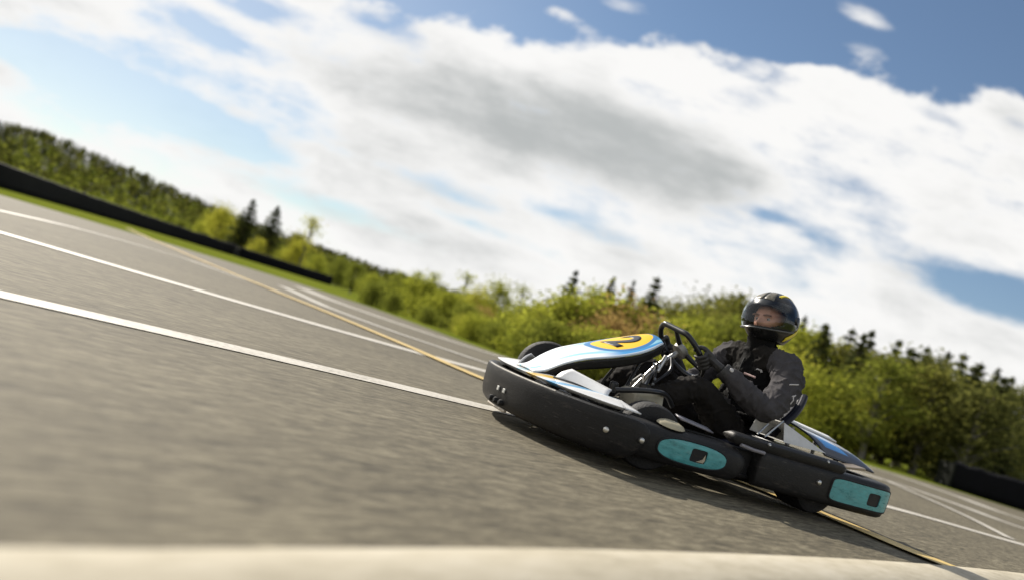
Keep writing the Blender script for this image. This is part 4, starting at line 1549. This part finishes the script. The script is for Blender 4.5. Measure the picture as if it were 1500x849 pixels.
SKY = [
    ('round', 333, 296, 118, 'yellow-green', 1.0), ('spruce', 373, 290, 112, 'dark', 2.0), ('spruce', 409, 300, 108, 'dark', 1.9), ('thin birch', 463, 310, 100, 'yellow-green', 1.3),
    ('round', 438, 350, 100, 'yellow-green', 0.9), ('birch', 440, 335, 112, 'olive', 1.4), ('round', 470, 368, 105, 'fresh green', 1.1), ('round', 505, 372, 100, 'mid green', 1.1), ('round', 300, 322, 122, 'fresh green', 1.0),
    ('round', 268, 318, 125, 'mid green', 1.2), ('round', 385, 345, 104, 'yellow-green', 1.0), ('round', 420, 360, 102, 'fresh green', 1.2),
    ('birch', 528, 378, 60, 'mid green', 1.3), ('round', 550, 396, 48, 'fresh green', 1.0), ('round', 592, 392, 42, 'mid green', 1.05), ('thin birch', 617, 392, 60, 'fresh green', 1.2), ('thin birch', 640, 394, 58, 'fresh green', 1.2),
    ('round', 640, 420, 44, 'fresh green', 1.1), ('thin birch', 690, 394, 46, 'fresh green', 1.3), ('round', 706, 412, 36, 'yellow-green', 1.0), ('round', 738, 404, 38, 'fresh green', 0.9), ('round', 668, 424, 38, 'olive', 1.1),
    ('thin birch', 772, 412, 42, 'fresh green', 1.3), ('round', 790, 446, 32, 'yellow-green', 1.2), ('round', 778, 438, 30, 'fresh green', 1.0), ('round', 822, 442, 34, 'red-brown', 0.9), ('round', 812, 452, 31, 'fresh green', 1.0),
    ('spruce', 846, 394, 36, 'grey-green', 1.5), ('birch', 880, 414, 46, 'fresh green', 1.1), ('spruce', 901, 402, 44, 'grey-green', 1.2), ('spruce', 931, 408, 46, 'grey-green', 1.0), ('spruce', 966, 402, 36, 'dark', 1.4),
    ('birch', 960, 424, 44, 'olive', 1.2), ('round', 945, 446, 31, 'red-brown', 1.0), ('round', 912, 446, 30, 'olive', 0.9), ('round', 925, 452, 29, 'red-brown', 0.8), ('birch', 1002, 420, 46, 'olive', 1.2), ('round', 985, 452, 32, 'yellow-green', 1.1), ('round', 1024, 446, 34, 'fresh green', 1.0),
    ('birch', 1048, 430, 50, 'olive', 1.5), ('birch', 1076, 424, 56, 'olive', 1.4), ('round', 1060, 440, 40, 'olive', 1.1), ('round', 1100, 446, 38, 'mid green', 1.2), ('spruce', 1090, 424, 56, 'dark', 1.5),
    ('birch', 1182, 462, 44, 'fresh green', 1.5), ('spruce', 1212, 470, 50, 'dark', 1.5), ('birch', 1196, 476, 50, 'mid green', 1.3), ('birch', 1242, 484, 44, 'olive', 1.4), ('spruce', 1280, 480, 46, 'dark', 1.5), ('spruce', 1252, 476, 52, 'dark', 1.5),
    ('birch', 1306, 500, 42, 'olive', 1.4), ('spruce', 1336, 506, 46, 'dark', 1.5), ('birch', 1368, 506, 48, 'dark olive', 1.5), ('spruce', 1392, 510, 52, 'dark', 1.3), ('birch', 1416, 524, 44, 'dark olive', 1.5), ('spruce', 1440, 526, 50, 'dark', 1.4),
    ('birch', 1462, 540, 44, 'dark olive', 1.5), ('spruce', 1486, 548, 48, 'dark', 1.5), ('birch', 1510, 556, 46, 'dark olive', 1.5), ('spruce', 1540, 560, 46, 'dark', 1.4), ('birch', 1580, 580, 46, 'mid green', 1.5), ('spruce', 1640, 590, 48, 'dark', 1.4), ('birch', 1700, 620, 46, 'dark olive', 1.4),
    ('birch', 1060, 416, 52, 'dark olive', 1.4), ('birch', 1090, 420, 48, 'olive', 1.4), ('spruce', 1182, 458, 56, 'dark', 1.2), ('spruce', 1320, 494, 50, 'dark', 1.3), ('spruce', 1362, 502, 50, 'dark', 1.3), ('spruce', 1214, 474, 33, 'dark', 1.7), ('spruce', 1268, 484, 35, 'dark', 1.5), ('spruce', 1342, 508, 32, 'dark', 1.7), ('birch', 1388, 520, 31, 'olive', 1.6), ('spruce', 1432, 532, 34, 'dark', 1.8), ('birch', 1310, 512, 30, 'mid green', 1.6), ('birch', 1450, 552, 29, 'dark olive', 1.7), ('spruce', 1474, 548, 31, 'dark', 1.9), ('spruce', 1415, 512, 48, 'dark', 1.3), ('spruce', 1465, 534, 48, 'dark', 1.3),
    ('birch', 1350, 546, 36, 'fresh green', 1.3), ('round', 1225, 530, 34, 'fresh green', 1.0), ('round', 1260, 545, 34, 'mid green', 1.0), ('round', 1300, 560, 32, 'yellow-green', 1.0), ('spruce', 1420, 560, 38, 'dark', 1.6), ('spruce', 1465, 590, 36, 'dark', 1.6), ('round', 1400, 590, 34, 'dark olive', 1.1), ('birch', 1320, 540, 38, 'dark olive', 1.4), ('round', 1500, 610, 34, 'dark olive', 1.1), ('spruce', 1520, 600, 36, 'dark', 1.6),
    ('spruce', 1230, 520, 46, 'dark', 1.5), ('spruce', 1300, 545, 46, 'dark', 1.6), ('spruce', 1345, 560, 44, 'dark', 1.7), ('round', 1140, 480, 40, 'fresh green', 1.2), ('round', 1160, 500, 32, 'yellow-green', 1.2), ('round', 1190, 520, 28, 'fresh green', 1.2),
    ('round', -40, 205, 90, 'fresh green', 1.1), ('round', -110, 180, 84, 'mid green', 1.1),
]
for a in SKY:
    tree_px(*a)
# shrub row along the far track edge
E2 = resample(edge, 400)
rnd = random.Random(5)
i0 = min(range(401), key=lambda i: (E2[i] - Vector((-6.2, 28.5, 0))).length)
i1 = min(range(401), key=lambda i: (E2[i] - Vector((15.0, 24.0, 0))).length)
acc = 0.0
i = i0
while i < i1:
    p = E2[i]
    t = (E2[i + 1] - E2[i - 1]).normalized()
    nr = Vector((-t.y, t.x, 0))
    if nr.y < 0:
        nr = -nr
    far = p.x < -2.5
    for row in range(2):
        off = (rnd.uniform(1.2, 2.2) if row == 0 else rnd.uniform(3.0, 6.0)) + (0.8 if far else 0)
        q = p + nr * off + t * rnd.uniform(-0.5, 0.5)
        if p.x > 9.3:
            continue
        h = (rnd.uniform(0.55, 1.0) if row == 0 else rnd.uniform(1.0, 1.7)) * (1.0 + 0.25 * (p.x > 2))
        tree('shrub', Vector((q.x, q.y, -0.02)), h, rnd.choice(['yellow-green', 'fresh green', 'fresh green', 'mid green', 'yellow-green', 'olive', 'red-brown'] if row else ['yellow-green', 'fresh green', 'mid green']), rnd.uniform(0.9, 1.25))
    i += max(2, int(rnd.uniform(1.0, 1.6) / ((E2[i + 1] - E2[i]).length)))

# labels of the trees: looks first, then the place in its own row
ORD = ['first', 'second', 'third', 'fourth', 'fifth', 'sixth', 'seventh', 'eighth', 'ninth', 'tenth', 'eleventh', 'twelfth', 'thirteenth', 'fourteenth', 'fifteenth', 'sixteenth', 'seventeenth', 'eighteenth', 'nineteenth', 'twentieth'] + ['twenty-' + q for q in ('first', 'second', 'third', 'fourth', 'fifth', 'sixth', 'seventh', 'eighth', 'ninth')] + ['thirtieth'] + ['thirty-' + q for q in ('first', 'second', 'third', 'fourth', 'fifth', 'sixth', 'seventh', 'eighth', 'ninth')]
NAMES = {'birch': 'tall birch', 'thin birch': 'sparse birch sapling', 'round': 'bushy tree', 'shrub': 'low shrub', 'spruce': 'spruce', 'thin spruce': 'slim spruce'}
GRP = {'shrub': 'shrubs along the far track edge'}
fam = {}
for o, kind, colour, base, h in TREES:
    x, y = to_px(Vector((base.x, base.y, h * 0.5)))
    if kind == 'shrub':
        z = 'nose' if x < 740 else ('kart' if x < 1180 else 'rear')
    else:
        z = 'barrier' if x < 515 else ('nose' if x < 740 else ('panel' if x < 1085 else 'forest'))
    fam.setdefault((kind, colour, z), []).append((x, o))
WHERE = {'barrier': 'above the long black barrier', 'nose': 'between the black barrier and the kart\'s nose', 'panel': 'between the kart\'s nose and the driver\'s helmet', 'forest': 'behind the driver\'s back',
         'kart': 'directly behind the kart', 'rear': 'past the kart\'s rear'}
for (kind, colour, z), L3 in fam.items():
    L3.sort(key=lambda q: q[0])
    for i, (x, o) in enumerate(L3):
        if len(L3) == 1:
            lab = 'only %s %s %s' % (colour, NAMES[kind], WHERE[z])
        else:
            pos = ORD[i] if i < len(L3) - 1 or len(L3) > 3 else 'last'
            lab = '%s %s %s, from left, %s' % (pos, colour, NAMES[kind], WHERE[z])
        tag(o, lab, 'shrub' if kind == 'shrub' else 'tree', GRP.get(kind, 'trees beyond the track'))

# ================================================================== HILL AND FAR FOREST
ridge = [(-420, 60), (-250, 110), (-120, 146), (0, 178), (60, 190), (110, 210), (200, 249), (300, 293), (400, 336), (500, 369), (560, 391), (620, 409), (700, 434), (800, 470), (950, 530), (1150, 600), (1400, 690), (1750, 800)]
RZ = 300.0
rp = []
for x, y in ridge:
    p = at(x, y, RZ)
    rp.append((p.x, max(1.5, p.z - 3.4)))


def ridge_h(x):
    if x <= rp[0][0]:
        return rp[0][1]
    for (x0, h0), (x1, h1) in zip(rp, rp[1:]):
        if x0 <= x <= x1:
            q = (x - x0) / (x1 - x0)
            return h0 + (h1 - h0) * q
    return rp[-1][1]


def hill_z(x, Z):
    # columns fan out from the camera so the slope keeps its skyline from nearby viewpoints
    q = (Z - 170) / (RZ - 170)
    hh = ridge_h(x * RZ / Z)
    if q <= 1:
        s = max(0, q)
        return hh * (s * s * (3 - 2 * s)) - 0.3
    return hh * max(0, 1 - ((q - 1) / 1.2)) - 0.3


V, Fc = g_grid(lambda a, d: (lambda Z: Vector(((-0.95 + 1.95 * a) * Z, Z, hill_z((-0.95 + 1.95 * a) * Z, Z) + noise.noise(Vector((a * 40, d * 12, 0))) * 0.6)))(165 + 290 * d), 70, 30)
tag(obj('hill', V, Fc, ground_mat('forest_floor', [(0.012, 0.02, 0.006), (0.03, 0.045, 0.012)], [(0.05, 1.5, 4)], 0.95, bump=0)), kind='structure')
rnd = random.Random(9)


def forest(name, n, zr, cols, kind, hr, m):
    V, Fc = [], []
    for _ in range(n):
        Z = rnd.uniform(*zr)
        k = rnd.uniform(-0.75, 0.62) if rnd.random() < 0.45 else rnd.uniform(-0.72, -0.02)
        x = k * Z
        z = hill_z(x, Z) if Z > 170 else -0.05
        h = rnd.uniform(*hr) * (1.0 if Z > 170 else 0.8)
        pts = []
        if kind == 'cone':
            for j in range(34):
                q = rnd.random() ** 0.8
                r = 0.20 * h * (1 - q) + 0.03 * h
                a = rnd.random() * 6.28
                rr = r * math.sqrt(rnd.random())
                pts.append((Vector((x + rr * math.cos(a), Z + rr * math.sin(a), z + h * (0.06 + 0.94 * q))), 1.2 - 0.75 * q))
            g = quads(pts, h * 0.10, rnd, 1.0)
        else:
            for j in range(30):
                d = Vector((rnd.gauss(0, 1), rnd.gauss(0, 1), rnd.gauss(0, 1))).normalized() * rnd.uniform(0.5, 1)
                pts.append((Vector((x + d.x * h * 0.36, Z + d.y * h * 0.36, z + h * 0.52 + d.z * h * 0.46)), 1.0))
            g = quads(pts, h * 0.13, rnd, 0.3)
        k0 = len(V)
        V += g[0]
        Fc += [tuple(i + k0 for i in q) for q in g[1]]
    me = mesh_of(name, (V, Fc), m)
    return tag(link(bpy.data.objects.new(name, me)), kind='stuff')


FD = leaf_mat('far_conifer', (0.022, 0.027, 0.012), (0.055, 0.06, 0.024), 0.25)
FB = leaf_mat('far_broadleaf', (0.075, 0.095, 0.018), (0.20, 0.215, 0.045), 0.5)
FO = leaf_mat('far_olive', (0.045, 0.052, 0.014), (0.12, 0.12, 0.032), 0.45)
tag(forest('conifer_forest', 1900, (225, 330), None, 'cone', (2.8, 4.0), FD), 'dark conifer forest covering the upper hillside behind the long barrier', 'forest')
tag(forest('mixed_forest', 1300, (190, 300), None, 'ball', (2.4, 4.2), FO), 'olive mixed woodland among the conifers on the hillside', 'forest')
tag(forest('broadleaf_forest', 1700, (128, 250), None, 'ball', (2.4, 4.4), FB), 'bright green woodland at the foot of the hill behind the barrier', 'forest')

# ================================================================== SKY, SUN, CAMERA
SUN_EL = R(36)
sun_dir = Vector((-0.64, 0.77, 0)).normalized() * math.cos(SUN_EL) + Vector((0, 0, math.sin(SUN_EL)))
sd = bpy.data.lights.new('sun', 'SUN')
sd.energy = 4.7
sd.angle = R(0.6)
sd.color = (1.0, 0.93, 0.82)
so = bpy.data.objects.new('sun', sd)
COL.objects.link(so)
so.rotation_euler = sun_dir.to_track_quat('Z', 'Y').to_euler()
so.location = sun_dir * 50

w = bpy.data.worlds.new('World')
S.world = w
w.use_nodes = True
nt = w.node_tree
N_, L_ = nt.nodes, nt.links
bg = N_['Background']
sky = N_.new('ShaderNodeTexSky')
sky.sky_type = 'NISHITA'
sky.sun_disc = False
sky.sun_elevation = SUN_EL
sky.sun_rotation = math.atan2(sun_dir.x, sun_dir.y)
sky.dust_density = 0.1
sky.ozone_density = 1.6
STR = 0.10
bg.inputs['Strength'].default_value = STR
tc = N_.new('ShaderNodeTexCoord')
sp = N_.new('ShaderNodeSeparateXYZ')
L_.new(tc.outputs['Generated'], sp.inputs[0])
yy = math_node(nt, 'MAXIMUM', math_node(nt, 'ABSOLUTE', sp.outputs['Y']), 0.06)
px_ = math_node(nt, 'DIVIDE', sp.outputs['X'], yy)
pz_ = math_node(nt, 'DIVIDE', sp.outputs['Z'], yy)
cb = N_.new('ShaderNodeCombineXYZ')
L_.new(px_, cb.inputs[0])
L_.new(pz_, cb.inputs[1])
PV = cb.outputs[0]


def sky_p(x, y):
    u, v = uv(x, y)
    return u / F, -(v - VH) / F


def fbm(scale, sx_, sy_, detail=7, rough=0.6, seed=0.0, warp=0.0):
    mp = N_.new('ShaderNodeMapping')
    mp.inputs['Scale'].default_value = (sx_, sy_, 1)
    mp.inputs['Location'].default_value = (seed, seed * 0.7, seed)
    L_.new(PV, mp.inputs['Vector'])
    n = N_.new('ShaderNodeTexNoise')
    n.inputs['Scale'].default_value = scale
    n.inputs['Detail'].default_value = detail
    n.inputs['Roughness'].default_value = rough
    n.inputs['Distortion'].default_value = warp
    L_.new(mp.outputs['Vector'], n.inputs['Vector'])
    return math_node(nt, 'SUBTRACT', n.outputs['Fac'], 0.5)


def blob(x, y, rx, ry, rot, amp, lo=0.0):
    """soft ellipse in sky-direction space; rot in degrees relative to the horizon"""
    a, b2 = sky_p(x, y)
    mp = N_.new('ShaderNodeMapping')
    mp.vector_type = 'TEXTURE'
    mp.inputs['Location'].default_value = (a, b2, 0)
    mp.inputs['Rotation'].default_value = (0, 0, R(rot))
    mp.inputs['Scale'].default_value = (rx / F, ry / F, 1)
    L_.new(PV, mp.inputs['Vector'])
    ln = N_.new('ShaderNodeVectorMath')
    ln.operation = 'LENGTH'
    L_.new(mp.outputs['Vector'], ln.inputs[0])
    mr = N_.new('ShaderNodeMapRange')
    mr.interpolation_type = 'SMOOTHSTEP'
    mr.inputs['From Min'].default_value = 1.0
    mr.inputs['From Max'].default_value = lo
    mr.inputs['To Min'].default_value = 0.0
    mr.inputs['To Max'].default_value = amp
    L_.new(ln.outputs['Value'], mr.inputs['Value'])
    return mr.outputs['Result']


def total(items):
    acc = items[0]
    for q in items[1:]:
        acc = math_node(nt, 'ADD', acc, q)
    return acc


# boundary of the big cloud against the deep blue above it
(ax, az), (bx, bz) = sky_p(640, 22), sky_p(1500, 150)
ln_n = Vector((-(bz - az), bx - ax)).normalized()
dist = math_node(nt, 'ADD', math_node(nt, 'MULTIPLY', px_, ln_n.x), math_node(nt, 'SUBTRACT', math_node(nt, 'MULTIPLY', pz_, ln_n.y), ax * ln_n.x + az * ln_n.y))
n1 = fbm(5.0, 1.0, 1.6, 8, 0.58, 3.1, 0.3)
n2 = fbm(14.0, 0.7, 1.6, 6, 0.6, 7.7)
n3 = fbm(9.0, 0.35, 1.5, 7, 0.62, 1.3)
deep = sstep(nt, math_node(nt, 'ADD', dist, math_node(nt, 'MULTIPLY', n1, -0.14)), -0.025, 0.03)
leftfade = sstep(nt, px_, sky_p(380, 60)[0], sky_p(620, 40)[0])
deep = math_node(nt, 'MULTIPLY', deep, leftfade)
items = [math_node(nt, 'MULTIPLY', deep, -1.25),
         math_node(nt, 'MULTIPLY', n1, 0.9), math_node(nt, 'MULTIPLY', n2, 1.15), math_node(nt, 'MULTIPLY', n3, 1.5),
         blob(1250, 14, 110, 40, 0, 0.78), blob(1288, 40, 85, 32, 0, 0.55), blob(1262, 72, 85, 36, 0, 0.82), blob(915, 6, 85, 34, 0, 0.95), blob(1205, 106, 80, 22, 4, 0.7), blob(820, 18, 60, 24, 0, 0.55), blob(1000, 100, 130, 60, 10, 0.5), blob(1280, 150, 120, 60, 10, 0.35), blob(720, 60, 130, 70, 0, 0.4),
         blob(190, 142, 270, 50, -6, -0.85), blob(350, 205, 190, 44, -8, -0.62), blob(95, 95, 160, 44, -10, -0.55), blob(290, 40, 120, 36, -4, -0.55), blob(560, 36, 110, 30, 0, -0.55), blob(20, 75, 120, 40, 0, -0.35), blob(170, 110, 420, 130, 0, -0.42), blob(60, 250, 200, 30, -4, -0.3), blob(470, 300, 220, 26, -3, -0.4), blob(700, 330, 200, 18, -3, -0.35), blob(380, 15, 110, 26, 0, -0.4), blob(60, 262 - 60, 200, 20, 0, 0.25),
         blob(660, 285, 130, 24, -4, -0.42), blob(880, 342, 150, 22, -4, -0.38), blob(1205, 352, 90, 26, -6, -0.55), blob(1400, 415, 210, 52, -4, -0.85), blob(1130, 318, 60, 14, 0, -0.3), blob(1490, 180, 60, 24, -5, -0.5), blob(1370, 172, 70, 16, -5, -0.3), blob(1480, 440, 140, 50, 0, -0.4)]
D = math_node(nt, 'ADD', total(items), 0.80)
alpha = sstep(nt, D, 0.10, 0.80)
veil = math_node(nt, 'MULTIPLY', sstep(nt, px_, sky_p(1000, 200)[0], sky_p(0, 120)[0]), 0.32)
alpha = math_node(nt, 'MAXIMUM', alpha, veil)
# overhead, well above the photographed part of the sky: broken cloud laid out on the dome itself
n3d = N_.new('ShaderNodeTexNoise')
n3d.inputs['Scale'].default_value = 1.4
n3d.inputs['Detail'].default_value = 2
L_.new(tc.outputs['Generated'], n3d.inputs['Vector'])
top = sstep(nt, sp.outputs['Z'], 0.47, 0.68)
alpha = math_node(nt, 'ADD', math_node(nt, 'MULTIPLY', alpha, math_node(nt, 'SUBTRACT', 1.0, top)), math_node(nt, 'MULTIPLY', sstep(nt, n3d.outputs['Fac'], 0.2, 0.8), top))
g_items = [blob(890, 215, 420, 135, -2, 0.62), blob(1030, 245, 210, 90, -4, 0.42), blob(720, 160, 330, 95, -6, 0.5), blob(500, 120, 260, 80, -10, 0.38), blob(560, 235, 320, 60, -4, 0.42), blob(620, 345, 300, 46, 0, 0.40), blob(880, 350, 240, 40, 0, 0.3), blob(330, 250, 240, 40, 0, 0.22), blob(1300, 290, 260, 60, 0, 0.10), blob(440, 300, 160, 26, 0, 0.2),
           math_node(nt, 'MULTIPLY', n1, 1.7), math_node(nt, 'MULTIPLY', n3, 1.7), math_node(nt, 'MULTIPLY', n2, 0.7), blob(1120, 200, 110, 60, 0, -0.3), blob(1000, 140, 130, 50, 0, -0.35)]
shade = sstep(nt, total(g_items), -0.05, 1.15)
ccol = mixcol(nt, shade, (0.72 / STR, 0.715 / STR, 0.705 / STR), (0.37 / STR, 0.385 / STR, 0.385 / STR))
SKYG = N_.new('ShaderNodeVectorMath')
SKYG.operation = 'SCALE'
L_.new(sky.outputs[0], SKYG.inputs[0])
SKYG.inputs['Scale'].default_value = 0.70
HSV = N_.new('ShaderNodeHueSaturation')
HSV.inputs['Saturation'].default_value = 1.0
L_.new(SKYG.outputs[0], HSV.inputs['Color'])
fin = mixcol(nt, alpha, HSV.outputs[0], ccol)
L_.new(fin, bg.inputs['Color'])

cd = bpy.data.cameras.new('camera')
cam = bpy.data.objects.new('camera', cd)
COL.objects.link(cam)
cd.sensor_width = 36
cd.lens = 36 * F / 1500
cd.shift_x = (VH * SR) / 1500
cd.shift_y = (VH * CR) / 1500
cd.clip_start = 0.05
cd.clip_end = 5000
cam.matrix_world = Matrix(((CR, -SR, 0, 0), (0, 0, -1, 0), (SR, CR, 0, H), (0, 0, 0, 1)))
cd.dof.use_dof = True
cd.dof.focus_distance = 3.75
cd.dof.aperture_fstop = 1.25
S.camera = cam

S.render.engine = 'CYCLES'
S.cycles.max_bounces = 6
S.cycles.transparent_max_bounces = 12
S.cycles.use_denoising = True
S.view_settings.view_transform = 'Standard'
S.view_settings.look = 'None'
S.view_settings.exposure = 0.42
S.view_settings.gamma = 1.0
